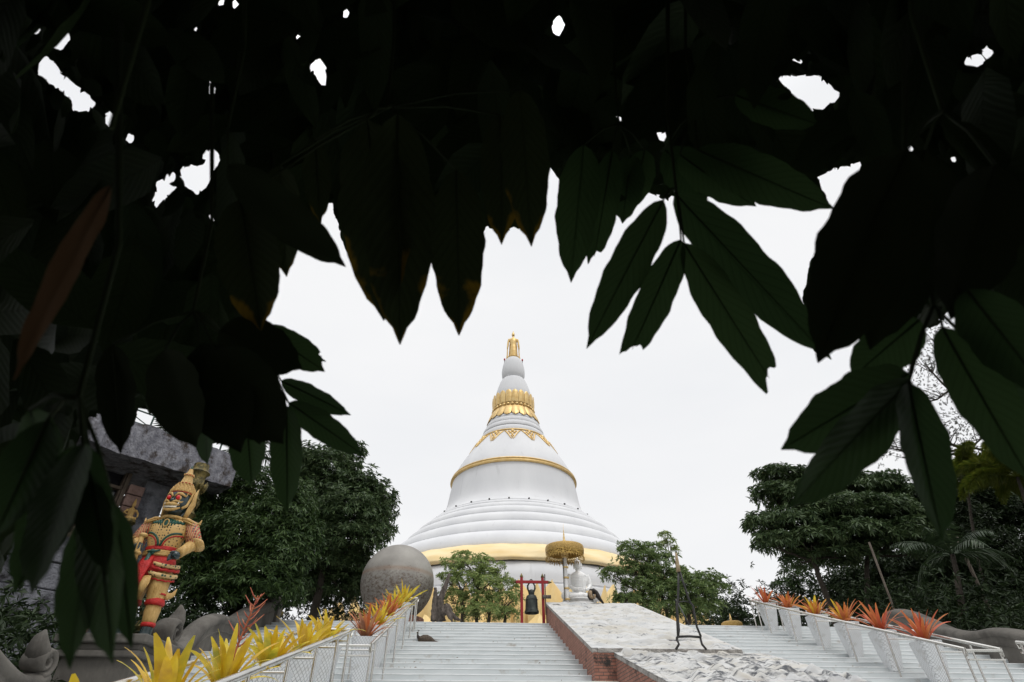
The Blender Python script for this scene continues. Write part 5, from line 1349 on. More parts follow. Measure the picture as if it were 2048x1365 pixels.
for i in range(7):
    b.tube([(.06 + i * .012, -.06, .26 - i * .02), (.14 + i * .012, -.07 + i * .006, .10 - i * .01), (.20 + i * .012, -.06 + i * .01, -.01 - i * .01)], [(.012, .02), (.012, .025), (.003, .008)], 6, ref=(0, 1, 0))
b.build('wing_feathers', M['feather'], t, smooth=True)

# ---------------------------------------------------------------- black A-shaped stand on the ramp
ey = 11.78
f1, f2 = atY(1352, 1300, ey), atY(1412, 1300, ey)
zb0 = 3.40
t = thing('easel_stand', 'tall black iron A-shaped stand with rope-bound top, standing on the ramp', 'stand', ((f1.x + f2.x) / 2, ey, zb0))
o0 = Vector(((f1.x + f2.x) / 2, ey, zb0))
q = lambda x, y, dy=0: tuple(atY(x, y, ey + dy) - o0)
q0 = lambda x, y: tuple(Vector((atY(x, y, ey).x - o0.x, 0, 0.0)))
for pts in ([q0(1352, 1300), q(1358, 1289), q(1353, 1278)], [q0(1413, 1300), q(1404, 1289), q(1401, 1278)]):
    b = MB(); b.tube(pts, .022, 8); b.build('foot', M['iron'], t, smooth=True)
b = MB(); b.tube([q(1354, 1274), q(1378, 1273), q(1402, 1275)], .022, 8); b.tube([q(1353, 1278), q(1356, 1272)], .02, 8); b.tube([q(1401, 1279), q(1401, 1272)], .02, 8); b.build('cross_bar', M['iron'], t, smooth=True)
b = MB(); b.tube([q(1356, 1274), q(1358, 1260), q(1356, 1240), q(1354, 1215), q(1354, 1208), q(1356, 1200), q(1357, 1170), q(1357, 1142)], .022, 8); b.build('upright', M['iron'], t, smooth=True)
b = MB(); b.tube([q(1402, 1274), q(1394, 1255), q(1389, 1230), q(1386, 1212), q(1381, 1206), q(1378, 1200), q(1368, 1170), q(1359, 1142)], .022, 8); b.build('upright', M['iron'], t, smooth=True)
b = MB(); b.tube([q(1354, 1208), q(1360, 1204), q(1372, 1203), q(1381, 1206)], .008, 8); b.build('brace_wire', M['iron'], t, smooth=True)
b = MB(); b.tube([q(1378, 1250, .0), (0.05, .55, 1.0), (0.02, .75, .3), (0.02, .8, .15)], .015, 8); b.build('rear_leg', M['iron'], t, smooth=True)
b = MB()
zz0 = Vector(q(1357, 1143)); zz1 = Vector(q(1352, 1106))
b.tube([zz0, zz0.lerp(zz1, .3), zz0.lerp(zz1, .6), zz1], [.045, .04, .032, .018], 12)
for i in range(9):
    c_ = zz0.lerp(zz1, i / 9); b.ball(c_, (.046 - .003 * i, .046 - .003 * i, .016), 12, 6)
b.build('rope_binding', M['rope'], t, smooth=True)
# small distant gold parasol top at the stair head on the right
ps = atY(1463, 1246, 26)
t = thing('gold_shrine_canopy', 'low gold shrine canopy far beyond the right stair head', 'shrine canopy', (ps.x, 26, TOPZ))
b = MB(); hz_ = ps.z - TOPZ; b.lathe([(.42, hz_ - .2), (.43, hz_ - .02), (.36, hz_ + .03), (.1, hz_ + .07)], n=32, cap=False); b.build('canopy', M['gold_lace'], t, smooth=True)
b = MB(); b.tube([(0, 0, 0), (0, 0, hz_ + .18)], .05, 10); b.build('pole', M['gold'], t)
b = MB(); b.lathe([(.07, hz_ + .06), (.05, hz_ + .13), (.01, hz_ + .36)], n=10); b.build('finial', M['gold'], t, smooth=True)

# ================================================================ TREES
def unit(a):
    return a / (np.linalg.norm(a, axis=-1, keepdims=True) + 1e-9)
def whorls(C, O, k, L, W, spread, droop, rs, vary=.3):
    """C cluster points, O their outward directions: k leaves fan out of every point"""
    m = len(C)
    up = np.zeros_like(O); up[:, 2] = 1
    a = unit(np.cross(O, up) + 1e-4 * rs.randn(m, 3)); b_ = np.cross(O, a)
    ph = (np.arange(k)[None] * (2 * np.pi / k) * 1.0 + rs.uniform(0, 6.28, (m, 1)) + rs.uniform(-.35, .35, (m, k)))
    sp = spread + rs.uniform(-.35, .35, (m, k))
    d = O[:, None] * np.cos(sp)[..., None] + (a[:, None] * np.cos(ph)[..., None] + b_[:, None] * np.sin(ph)[..., None]) * np.sin(sp)[..., None]
    d[..., 2] -= droop * rs.uniform(.3, 1.3, (m, k))
    d = unit(d).reshape(-1, 3)
    P = np.repeat(C, k, 0)
    n = len(P)
    Ls = (L * rs.uniform(1 - vary, 1 + vary, n))[:, None]; Ws = (W * rs.uniform(1 - vary, 1 + vary, n))[:, None] / 2
    r_ = unit(rs.randn(n, 3)); s_ = unit(np.cross(d, r_ * .9 + np.array([0, 0, .8]))); nn = np.cross(s_, d)
    mid = P + d * Ls * .5
    tip = P + d * Ls + np.array([0, 0, -1]) * Ls * .12
    V = np.stack([P, mid + s_ * Ws + nn * Ws * .35, tip, mid - s_ * Ws + nn * Ws * .35], 1)
    i = np.arange(n)[:, None] * 4
    Fc = np.concatenate([i + np.array([0, 1, 2]), i + np.array([0, 2, 3])], 1).reshape(-1, 3)
    return V.reshape(-1, 3), Fc
def px_scale(p):
    _, d = proj_np(np.array(p)[None]); return F / float(d[0])
def blob_world(bl):
    out = []
    for q in bl:
        x, y, rx, ry, Y = q[:5]
        c = atY(x, y, Y); s = px_scale(c)
        out.append((np.array(c), np.array([rx / s, (q[5] if len(q) > 5 else rx / s), ry / s / .86])))
    return out
def limb_pts(p0, p1, rs, bend=.12, k=6):
    p0, p1 = np.array(p0, float), np.array(p1, float); L = np.linalg.norm(p1 - p0)
    out = []
    off = rs.randn(3) * bend * L
    for i in range(k + 1):
        t = i / k
        q = p0 + (p1 - p0) * t + off * math.sin(math.pi * t) * .6 + rs.randn(3) * bend * .12 * L * (0 < i < k)
        q[2] += (t * (1 - t)) * -.25 * L * .3
        out.append(tuple(q))
    return out
def tree(name, label, cat, bases, fork, blobs, dens, k, L, W, mt, bark, seed, trunk_r=.16, spread=1.15, droop=.15, limb_r=.06, inner=.55, group=None, twigs=3, rough=.25, cut=0.0):
    rs = np.random.RandomState(seed)
    B = blob_world(blobs)
    t = thing(name, label, cat, bases[0], group)
    o = np.array(bases[0], float)
    fork = [np.array(f_, float) for f_ in fork]
    b = MB()
    for i, bs in enumerate(bases):
        fk = fork[i % len(fork)]
        pts = limb_pts(bs, fk, rs, .07, 7)
        b.tube([tuple(np.array(p) - o) for p in pts], [trunk_r * (1.25 if j == 0 else 1) * (1 - .5 * j / 7) for j in range(8)], 9)
    b.build('trunk', bark, t, smooth=True)
    b = MB(); CC = []; OO = []
    for (c, r) in B:
        fk = min(fork, key=lambda f_: np.linalg.norm(f_ - c))
        pts = limb_pts(fk, c - np.array([0, 0, r[2] * .35]), rs, .10, 6)
        b.tube([tuple(np.array(p) - o) for p in pts], [limb_r * (1 - .6 * j / 6) for j in range(7)], 6, cap=False)
        for _ in range(twigs):
            d = unit(rs.randn(3)); d[2] = abs(d[2]) * .8
            e = c + d * r * .8
            pts2 = limb_pts(pts[rs.randint(3, 6)], e, rs, .12, 4)
            b.tube([tuple(np.array(p) - o) for p in pts2], [limb_r * .38 * (1 - .75 * j / 4) for j in range(5)], 5, cap=False)
        area = 4 * np.pi * ((r[0] * r[1]) ** 1.6 + (r[0] * r[2]) ** 1.6 + (r[1] * r[2]) ** 1.6) ** (1 / 1.6) / 3 ** (1 / 1.6)
        n = int(area * dens) + 4
        d = unit(rs.randn(n, 3)); d[:, 2] = np.where(d[:, 2] < -.35, -d[:, 2] * .6, d[:, 2]); d = unit(d)
        nz_ = np.array([noise.noise(Vector(tuple(v * 2.3 + seed + c))) for v in d]); nz2 = np.array([noise.noise(Vector(tuple(v * 5.1 - seed + c))) for v in d])
        rad = (inner + (1.06 - inner) * rs.rand(n) ** .5) * (1 + rough * 1.4 * nz_ + rough * .8 * nz2)
        keep = (nz2 + nz_ * .5) > (-1 + cut)
        P = c + d * r * rad[:, None]
        CC.append(P[keep]); OO.append(unit(d * np.array([1, 1, 1.0]) / r * r.mean() + np.array([0, 0, .35]))[keep])
    b.build('limb', bark, t, smooth=True)
    C, O = np.concatenate(CC), np.concatenate(OO)
    V, Fc = whorls(C, O, k, L, W, spread, droop, rs)
    arr_mesh('crown', V - o, Fc, mt, t)
    return t
def gp(x, y, Y, z=None):
    p = atY(x, y, Y); return (p.x, Y, TOPZ - .1 if z is None else z)

tree('dense_tree', 'dense dark green tree with fine drooping leaves directly behind the guardian', 'tree', [gp(470, 1230, 17.6)], [gp(480, 1130, 17.6, atY(480, 1130, 17.6).z)],
     [(435, 1000, 62, 46, 17.6), (500, 1010, 60, 60, 17.6), (560, 1050, 60, 62, 17.2), (405, 1090, 55, 70, 17.0), (480, 1090, 75, 62, 16.9), (560, 1120, 62, 50, 17.0), (500, 1165, 80, 42, 16.9), (590, 1010, 34, 40, 17.8), (370, 1150, 48, 60, 16.6), (430, 1190, 60, 40, 16.6), (545, 1190, 55, 30, 17.2), (385, 1030, 45, 50, 17.0), (600, 1080, 36, 40, 17.2)],
     62, 7, .17, .042, M['leaf_deep'], M['bark_dark'], 3, droop=.55, rough=.4)
tree('broad_tree', 'broad rounded green tree between the guardian and the grey sphere', 'tree', [gp(622, 1240, 22)], [gp(650, 1120, 22, atY(650, 1120, 22).z)],
     [(655, 945, 62, 36, 22), (620, 985, 60, 40, 22), (700, 985, 55, 36, 22), (745, 1020, 42, 45, 22), (690, 1030, 70, 40, 21.5), (630, 1050, 60, 50, 22), (745, 1065, 34, 30, 21.8), (700, 1085, 60, 40, 21.5), (640, 1120, 60, 45, 22), (700, 1135, 45, 38, 22.5), (695, 905, 34, 14, 22), (660, 1180, 60, 38, 23), (715, 1180, 30, 34, 23), (600, 1180, 60, 45, 23), (600, 930, 40, 30, 22.3)],
     42, 8, .21, .055, M['leaf_mid'], M['bark_dark'], 4, droop=.35, trunk_r=.2, rough=.4)
tree('layered_tree', 'spreading tree with flat layered leaf tiers on the right, two dark leaning trunks', 'tree', [gp(1668, 1240, 22.5), gp(1712, 1240, 22.8)], [gp(1625, 1120, 22.5, atY(1625, 1120, 22.5).z), gp(1735, 1110, 22.8, atY(1735, 1110, 22.8).z)],
     [(1558, 952, 42, 13, 22.5), (1612, 962, 40, 15, 22.5), (1545, 985, 38, 13, 22.5), (1600, 1000, 60, 20, 22.3), (1528, 1052, 38, 17, 22.3), (1590, 1048, 55, 22, 22), (1685, 985, 52, 22, 22.5), (1745, 978, 58, 22, 22.5), (1800, 1000, 50, 26, 22.5), (1665, 1030, 66, 24, 22), (1745, 1030, 70, 26, 22), (1825, 1045, 50, 28, 22), (1548, 1088, 40, 16, 22), (1620, 1082, 60, 20, 22), (1700, 1075, 70, 24, 22), (1790, 1080, 66, 26, 22), (1850, 1090, 40, 24, 22), (1675, 1110, 60, 16, 22.5), (1600, 1118, 32, 16, 22.8)],
     36, 8, .24, .062, M['leaf_mid'], M['bark_dark'], 5, droop=.35, spread=1.25, trunk_r=.15, rough=.35)
tree('feathery_tree', 'tall sparse feathery tree with bare crooked branches rising behind the right leaves', 'tree', [gp(1990, 1230, 33)], [gp(1935, 900, 33, atY(1935, 900, 33).z), gp(1900, 780, 33, atY(1900, 780, 33).z)],
     [(1868, 668, 36, 22, 33), (1845, 715, 40, 26, 33), (1880, 745, 44, 30, 33), (1790, 842, 40, 26, 33), (1765, 885, 40, 26, 33), (1800, 905, 50, 28, 33), (1835, 800, 40, 26, 33), (1925, 800, 44, 34, 33), (1985, 770, 50, 36, 33), (2040, 800, 50, 40, 33), (1880, 860, 50, 30, 33), (1960, 860, 60, 34, 33), (2030, 900, 60, 40, 33), (1900, 930, 60, 30, 33)],
     6.5, 6, .13, .055, M['leaf_wispy'], M['bark_dark'], 6, droop=.1, trunk_r=.3, limb_r=.09, rough=.5, inner=.2, twigs=8, cut=.75)
tree('shade_grove_tree', 'dark shaded tree filling the space under the palms at the right edge', 'tree', [gp(1860, 1240, 26), gp(1990, 1240, 26)], [gp(1850, 1170, 26, atY(1850, 1170, 26).z), gp(1990, 1150, 26, atY(1990, 1150, 26).z)],
     [(1850, 1140, 80, 40, 26), (1930, 1080, 70, 50, 27), (2000, 1060, 80, 60, 27.5), (1770, 1165, 60, 38, 27), (1830, 1200, 80, 34, 26), (1930, 1150, 80, 50, 26), (2020, 1150, 80, 60, 26), (1950, 1210, 90, 34, 26), (2050, 1200, 70, 40, 25), (1900, 1020, 60, 40, 28), (1980, 990, 70, 40, 28), (2060, 1010, 60, 70, 28), (1730, 1205, 50, 30, 27), (1870, 1235, 90, 22, 25), (1690, 1180, 36, 30, 28)],
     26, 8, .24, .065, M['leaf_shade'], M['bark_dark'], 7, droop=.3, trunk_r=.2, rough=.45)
tree('slender_tree', 'small thin-leaved tree seen against the sky left of the layered tree trunks', 'tree', [gp(1588, 1240, 30)], [gp(1592, 1200, 30, atY(1592, 1200, 30).z)],
     [(1590, 1150, 26, 20, 30), (1575, 1180, 26, 20, 30), (1612, 1175, 26, 24, 30), (1590, 1215, 34, 18, 30), (1625, 1210, 26, 18, 30), (1556, 1215, 16, 12, 30)],
     16, 7, .20, .06, M['leaf_deep'], M['bark_dark'], 8, trunk_r=.1, rough=.5, cut=.5)
tree('frangipani', 'bushy light green frangipani between the driftwood and the red bell frame', 'tree',
     [gp(925, 1244, 20.4), gp(950, 1244, 20.6), gp(985, 1244, 20.4), gp(1010, 1244, 20.3)], [tuple(atY(925, 1195, 20.4)), tuple(atY(955, 1180, 20.5)), tuple(atY(985, 1200, 20.4)), tuple(atY(1010, 1215, 20.3))],
     [(928, 1114, 22, 8, 20.4), (960, 1120, 14, 8, 20.4), (978, 1122, 10, 6, 20.5), (905, 1130, 22, 9, 20.4), (940, 1140, 36, 14, 20.3), (975, 1150, 26, 12, 20.5), (1003, 1132, 8, 5, 20.4), (895, 1158, 20, 9, 20.3), (930, 1165, 40, 16, 20.3), (975, 1175, 36, 16, 20.2), (1012, 1172, 24, 13, 20.4), (1030, 1190, 12, 12, 20.4), (905, 1200, 24, 18, 20.4), (950, 1205, 36, 20, 20.5), (1005, 1205, 34, 18, 20.1), (970, 1225, 40, 15, 19.9), (1012, 1230, 26, 11, 19.9), (930, 1232, 30, 10, 20.6)],
     44, 9, .125, .032, M['leaf_frangipani'], M['bark'], 9, droop=.1, spread=1.1, trunk_r=.075, limb_r=.03, rough=.5, inner=.6, twigs=8, cut=.55)
tree('frangipani', 'wide green frangipani right of the white Buddha, spreading over the ramp edge', 'tree',
     [gp(1300, 1243, 21.6), gp(1330, 1243, 21.7), gp(1370, 1243, 21.6)], [tuple(atY(1285, 1190, 21.6)), tuple(atY(1325, 1195, 21.6)), tuple(atY(1375, 1200, 21.6))],
     [(1262, 1098, 26, 10, 21.6), (1300, 1100, 24, 9, 21.6), (1275, 1120, 36, 13, 21.5), (1318, 1122, 28, 13, 21.6), (1228, 1150, 24, 11, 21.4), (1268, 1145, 34, 14, 21.5), (1315, 1150, 36, 16, 21.4), (1355, 1150, 20, 12, 21.6), (1360, 1170, 44, 16, 21.4), (1410, 1160, 32, 11, 21.5), (1436, 1178, 24, 12, 21.5), (1285, 1175, 40, 16, 21.4), (1330, 1190, 46, 18, 21.2), (1390, 1190, 48, 18, 21.3), (1270, 1205, 34, 14, 21.4), (1320, 1222, 46, 16, 21.2), (1385, 1222, 40, 18, 21.3), (1420, 1215, 24, 14, 21.4), (1250, 1198, 20, 8, 21.3)],
     44, 9, .15, .038, M['leaf_frangipani_dark'], M['bark'], 10, droop=.15, spread=1.15, trunk_r=.085, limb_r=.034, rough=.5, inner=.5, twigs=8, cut=.62)
tree('frangipani', 'thin bare-stemmed frangipani shoot with tiny leaf tufts poking above the rope-bound stand', 'tree',
     [gp(1362, 1243, 22.3)], [tuple(atY(1352, 1130, 22.3))], [(1330, 1070, 11, 4, 22.3), (1340, 1083, 10, 5, 22.3), (1326, 1088, 9, 4, 22.3), (1350, 1100, 8, 6, 22.3), (1366, 1142, 9, 7, 22.3)],
     60, 8, .13, .034, M['leaf_frangipani'], M['bark'], 12, trunk_r=.05, limb_r=.022, twigs=3, inner=.3)
tree('shrub', 'small dark shrub beside the far gold shrine canopy', 'shrub', [gp(1470, 1244, 30)], [tuple(atY(1470, 1235, 30))],
     [(1452, 1222, 14, 10, 30), (1470, 1232, 22, 10, 30), (1490, 1240, 14, 8, 30)], 30, 7, .16, .05, M['leaf_deep'], M['bark_dark'], 13, trunk_r=.05)

def undergrowth(name, boxes, dens, k, L, W, mt, seed):
    rs = np.random.RandomState(seed); CC = []; OO = []
    for (x0, x1, y0, y1, z0, z1) in boxes:
        n = int(abs((x1 - x0) * (y1 - y0)) * dens * max(1, (z1 - z0)))
        P = np.stack([rs.uniform(x0, x1, n), rs.uniform(y0, y1, n), z0 + (z1 - z0) * rs.rand(n) ** .6], 1)
        P[:, 2] *= 1
        hh = np.array([noise.noise(Vector((p[0] * .7, p[1] * .7, seed))) for p in P]); P[:, 2] = z0 + (P[:, 2] - z0) * (.75 + .6 * hh)
        CC.append(P); OO.append(unit(rs.randn(n, 3) * .6 + np.array([0, -.3, .8])))
    V, Fc = whorls(np.concatenate(CC), np.concatenate(OO), k, L, W, 1.1, .3, rs)
    tag(arr_mesh(name, V, Fc, mt), kind='stuff')
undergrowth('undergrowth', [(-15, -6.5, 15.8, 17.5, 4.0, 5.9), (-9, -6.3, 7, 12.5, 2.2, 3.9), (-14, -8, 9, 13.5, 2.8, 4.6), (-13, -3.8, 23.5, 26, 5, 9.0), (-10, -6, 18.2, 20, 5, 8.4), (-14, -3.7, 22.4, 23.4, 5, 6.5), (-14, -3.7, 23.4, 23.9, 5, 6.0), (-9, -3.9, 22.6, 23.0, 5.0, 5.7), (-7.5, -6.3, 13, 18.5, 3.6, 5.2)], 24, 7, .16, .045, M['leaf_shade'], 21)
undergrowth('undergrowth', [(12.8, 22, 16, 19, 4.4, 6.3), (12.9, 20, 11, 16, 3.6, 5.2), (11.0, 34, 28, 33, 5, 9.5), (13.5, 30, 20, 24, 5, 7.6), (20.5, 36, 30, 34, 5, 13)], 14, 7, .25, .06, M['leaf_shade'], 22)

# ---------------------------------------------------------------- palms
def palm(label, base, top, fronds, mt, seed, fluffy=False, r=.14, leaflet=.5, nl=34, w=.03):
    rs = np.random.RandomState(seed)
    t = thing('palm', label, 'palm', base); o = np.array(base, float); top = np.array(top, float)
    b = MB(); b.tube([tuple(np.array(p) - o) for p in limb_pts(base, top, rs, .02, 8)], [r * (1 - .35 * i / 8) for i in range(9)], 10); b.build('trunk', M['bark_dark'], t, smooth=True)
    for (az, lift, L, curl) in fronds:
        d = np.array([math.cos(az), math.sin(az), 0]); p = top.copy(); el = lift; pts = [p.copy()]; tg = []
        n = 14
        for i in range(n):
            v = d * math.cos(el) + np.array([0, 0, 1]) * math.sin(el); tg.append(v); p = p + v * L / n; pts.append(p.copy()); el -= curl / n * (.5 + i / n)
        rb = MB(); rb.tube([tuple(q - o) for q in pts], [.025 * (1 - .85 * i / n) for i in range(n + 1)], 5)
        rb.add([], [])
        side = np.array([-d[1], d[0], 0]); VV = []
        for i in range(nl * (3 if fluffy else 1)):
            q = .12 + .88 * rs.rand() if fluffy else .12 + .88 * i / nl
            j = min(n - 1, int(q * n)); pos = pts[j] + (pts[j + 1] - pts[j]) * (q * n - j)
            tv = tg[j]; upv = np.cross(side, tv)
            for s_ in (-1, 1):
                if fluffy:
                    a = rs.uniform(0, 6.28); lv = side * math.cos(a) + upv * math.sin(a)
                    lv = unit(lv * .9 + tv * .6 + np.array([0, 0, -.25]))
                else: lv = unit(side * s_ * .85 + tv * .65 + upv * .15 + np.array([0, 0, -.45]) + rs.randn(3) * .07)
                ll = leaflet * (math.sin(math.pi * min(1, q * .9 + .12)) * .7 + .3) * rs.uniform(.8, 1.15)
                wv = unit(np.cross(lv, upv + rs.randn(3) * .2)) * w
                m_ = pos + lv * ll * .5; e = pos + lv * ll + np.array([0, 0, -1]) * ll * .22
                VV.append([pos, m_ + wv * .5, e, m_ - wv * .5])
        V = np.array(VV).reshape(-1, 3) - o
        i_ = np.arange(len(VV))[:, None] * 4
        Fc = np.concatenate([i_ + np.array([0, 1, 2]), i_ + np.array([0, 2, 3])], 1).reshape(-1, 3)
        fr = rb.build('frond', mt, t, smooth=True)
        arr_mesh('leaflets', V, Fc, mt, fr)
    return t
pr_ = random.Random(3)
def fr(n, L, l0, l1, c0, c1, a0=0, a1=6.28): return [(a0 + (a1 - a0) * (i + .5) / n + pr_.uniform(-.15, .15), pr_.uniform(l0, l1), L * pr_.uniform(.85, 1.1), pr_.uniform(c0, c1)) for i in range(n)]
tp = atY(2035, 955, 21)
palm('foxtail palm with fluffy yellow-green fronds at the right edge', gp(2110, 1240, 21), tp, fr(13, 2.5, .3, 1.2, 1.2, 2.1), M['leaf_palm'], 31, fluffy=True, leaflet=.50, nl=190, w=.013, r=.09)
tp = atY(1930, 950, 24)
palm('foxtail palm with olive fronds between the big leaf and the right edge', gp(1960, 1240, 24), tp, fr(11, 2.4, .2, 1.1, 1.3, 2.1), M['leaf_palm'], 32, fluffy=True, leaflet=.46, nl=170, w=.013, r=.08)
tp = atY(1905, 1110, 17)
palm('low dark palm with long glossy drooping leaflets above the right balustrade', gp(1925, 1240, 17), tp, fr(13, 1.7, .1, 1.2, 1.2, 2.2), M['leaf_palm_dark'], 33, leaflet=.5, nl=28, w=.03, r=.1)
tp = atY(500, 915, 20)
palm('spiky palm top showing behind the dense tree on the left', gp(505, 1240, 20), tp, fr(10, 1.3, .2, 1.3, .9, 1.8), M['leaf_palm_dark'], 34, leaflet=.4, nl=26, w=.03, r=.1)
tp = atY(330, 880, 24)
palm('palm crown behind the green roof railing of the stone building', gp(330, 1100, 24), tp, fr(10, 1.6, .2, 1.2, .9, 1.8), M['leaf_palm_dark'], 35, leaflet=.5, nl=26, w=.035, r=.12)
a_, c_ = atY(1738, 1085, 19), atY(1790, 1224, 19)
b = MB(); b.tube([(c_.x + .1, 18.6, TOPZ - .5), tuple(c_), tuple(a_)], .035, 8)
tag(b.build('prop_pole', M['bark'], smooth=True), 'thin leaning wooden prop pole under the layered tree', 'pole')
a_, c_ = atY(1912, 1072, 18), atY(1952, 1160, 18)
b = MB(); b.tube([tuple(c_ + (c_ - a_) * 1.3), tuple(c_), tuple(a_)], .05, 8)
tag(b.build('bare_stem', M['bark'], smooth=True), 'bare brown leaning stem in front of the dark palm leaflets', 'stem')

# ================================================================ THE TREE WE STAND UNDER
CAMP = np.array([0, 0, EZ])
Fv = np.array(ray(1024, 682.5).normalized()); Rv = np.array([_cy, -_sy, 0]); Uv = np.cross(Rv, Fv)
def prof_w(t): return max(0.0, 1 - abs(2 * t ** .8 - 1) ** 2.1) ** .8 * (1 if t < .86 else 1 - (t - .86) * 1.6)
def leaf_geo(base, tip, nrm, width, seg=14, cross=4, droop=.06, fold=.25, wav=.02, seed=0, cut=1.0, ragged=0.0):
    base, tip, nrm = np.array(base, float), np.array(tip, float), np.array(nrm, float)
    ax = tip - base; L = np.linalg.norm(ax); ax /= L
    nrm = nrm - ax * nrm.dot(ax); nrm /= np.linalg.norm(nrm); sd = np.cross(ax, nrm)
    V = []; UV = []
    h = (seed * 12.9898) % 7
    for i in range(seg + 1):
        tt = i / seg; t = tt * cut
        w = prof_w(min(.999, max(.001, t)))
        if cut >= 1 and t > .9: w = max(.0, w * .75)
        w = max(w, .012)
        for j in range(cross + 1):
            u = -1 + 2 * j / cross
            wob = 1 + (wav * 3 * math.sin(t * 23 + h * 3 + u * 2) + wav * 2 * math.sin(t * 47 + h)) * (abs(u) > .9)
            rg = ragged * (-.10 * math.cos(u * 1.5 + .8) + .012 * math.sin(u * 9 + h)) * tt ** 6
            p = base + ax * L * (tt + rg) + sd * u * w * wob * width / 2
            p = p + nrm * (fold * abs(u) * w * width / 2 - droop * L * math.sin(math.pi * tt) + wav * L * .5 * math.sin(t * 17 + u * 3 + h) * abs(u))
            V.append(p); UV.append((.5 + u / 2, t))
    c1 = cross + 1
    Fc = [(i * c1 + j, i * c1 + j + 1, (i + 1) * c1 + j + 1, (i + 1) * c1 + j) for i in range(seg) for j in range(cross)]
    return np.array(V), np.array(Fc), np.array(UV)
class LeafBatch:
    def __init__(s): s.V = []; s.F = []; s.U = []; s.n = 0
    def add(s, V, Fc, U): s.V.append(V); s.F.append(Fc + s.n); s.U.append(U); s.n += len(V)
    def build(s, name, mt, parent, o=np.zeros(3)):
        return arr_mesh(name, np.concatenate(s.V) - o, np.concatenate(s.F), mt, parent, smooth=True, uv=np.concatenate(s.U))
TB = (-2.2, -1.6, GZ - .05)
tr = thing('canopy_tree', 'dark broad-leaved tree hanging over the whole top of the view in silhouette', 'tree', TB)
TO = np.array(TB)
b = MB()
P_tr = [(-2.2, -1.6, .2), (-2.15, -1.5, 1.2), (-2.0, -1.3, 2.2), (-1.7, -1.0, 3.2), (-1.3, -.6, 4.1)]
b.tube([tuple(np.array(p) - TO) for p in P_tr], [.24, .19, .17, .15, .11], 14); b.build('trunk', M['bark'], tr, smooth=True)
b = MB()
for pts, r0 in [([(-1.7, -1.0, 3.2), (-1.1, .1, 3.7), (-.3, .9, 3.95), (.5, 1.2, 4.5), (1.2, 1.5, 5.2)], .075), ([(-2.0, -1.3, 2.2), (-2.0, -.4, 3.0), (-1.7, .7, 3.4), (-1.3, 1.4, 4.1)], .06),
                ([(-1.3, -.6, 4.1), (-.2, -.8, 4.6), (1.0, -.5, 4.6), (2.0, .2, 4.5), (2.6, .6, 4.6)], .07), ([(-1.3, -.6, 4.1), (-1.0, -1.8, 4.6), (.3, -2.4, 4.4), (1.2, -2.6, 3.9)], .06)]:
    b.tube([tuple(np.array(p) - TO) for p in pts], [r0 * (1 - .6 * i / (len(pts) - 1)) for i in range(len(pts))], 8)
b.build('limb', M['bark_dark'], tr, smooth=True)

OPEN = [(-300, 1600), (-300, 1175), (0, 1150), (30, 1080), (90, 1010), (150, 905), (170, 848), (198, 824), (222, 868), (262, 862), (283, 815), (330, 852), (392, 884), (440, 890), (520, 880), (556, 850), (566, 815), (560, 765), (545, 715), (522, 660), (545, 600), (556, 535), (572, 545), (600, 492), (640, 470), (648, 420), (664, 400), (680, 470), (700, 520), (765, 560), (830, 560), (862, 505), (960, 480), (974, 448), (1000, 470), (1030, 455), (1060, 465), (1084, 420), (1094, 334), (1106, 345), (1128, 372), (1126, 430), (1200, 430), (1240, 418), (1290, 380), (1325, 400), (1350, 390), (1420, 397), (1450, 385), (1510, 408), (1522, 388), (1600, 398), (1660, 413), (1634, 352), (1725, 322), (1712, 365), (1670, 430), (1622, 520), (1604, 600), (1615, 670), (1637, 718), (1685, 684), (1760, 668), (1822, 672), (1870, 655), (1946, 576), (1953, 650), (2048, 660), (2400, 660), (2400, 1600)]
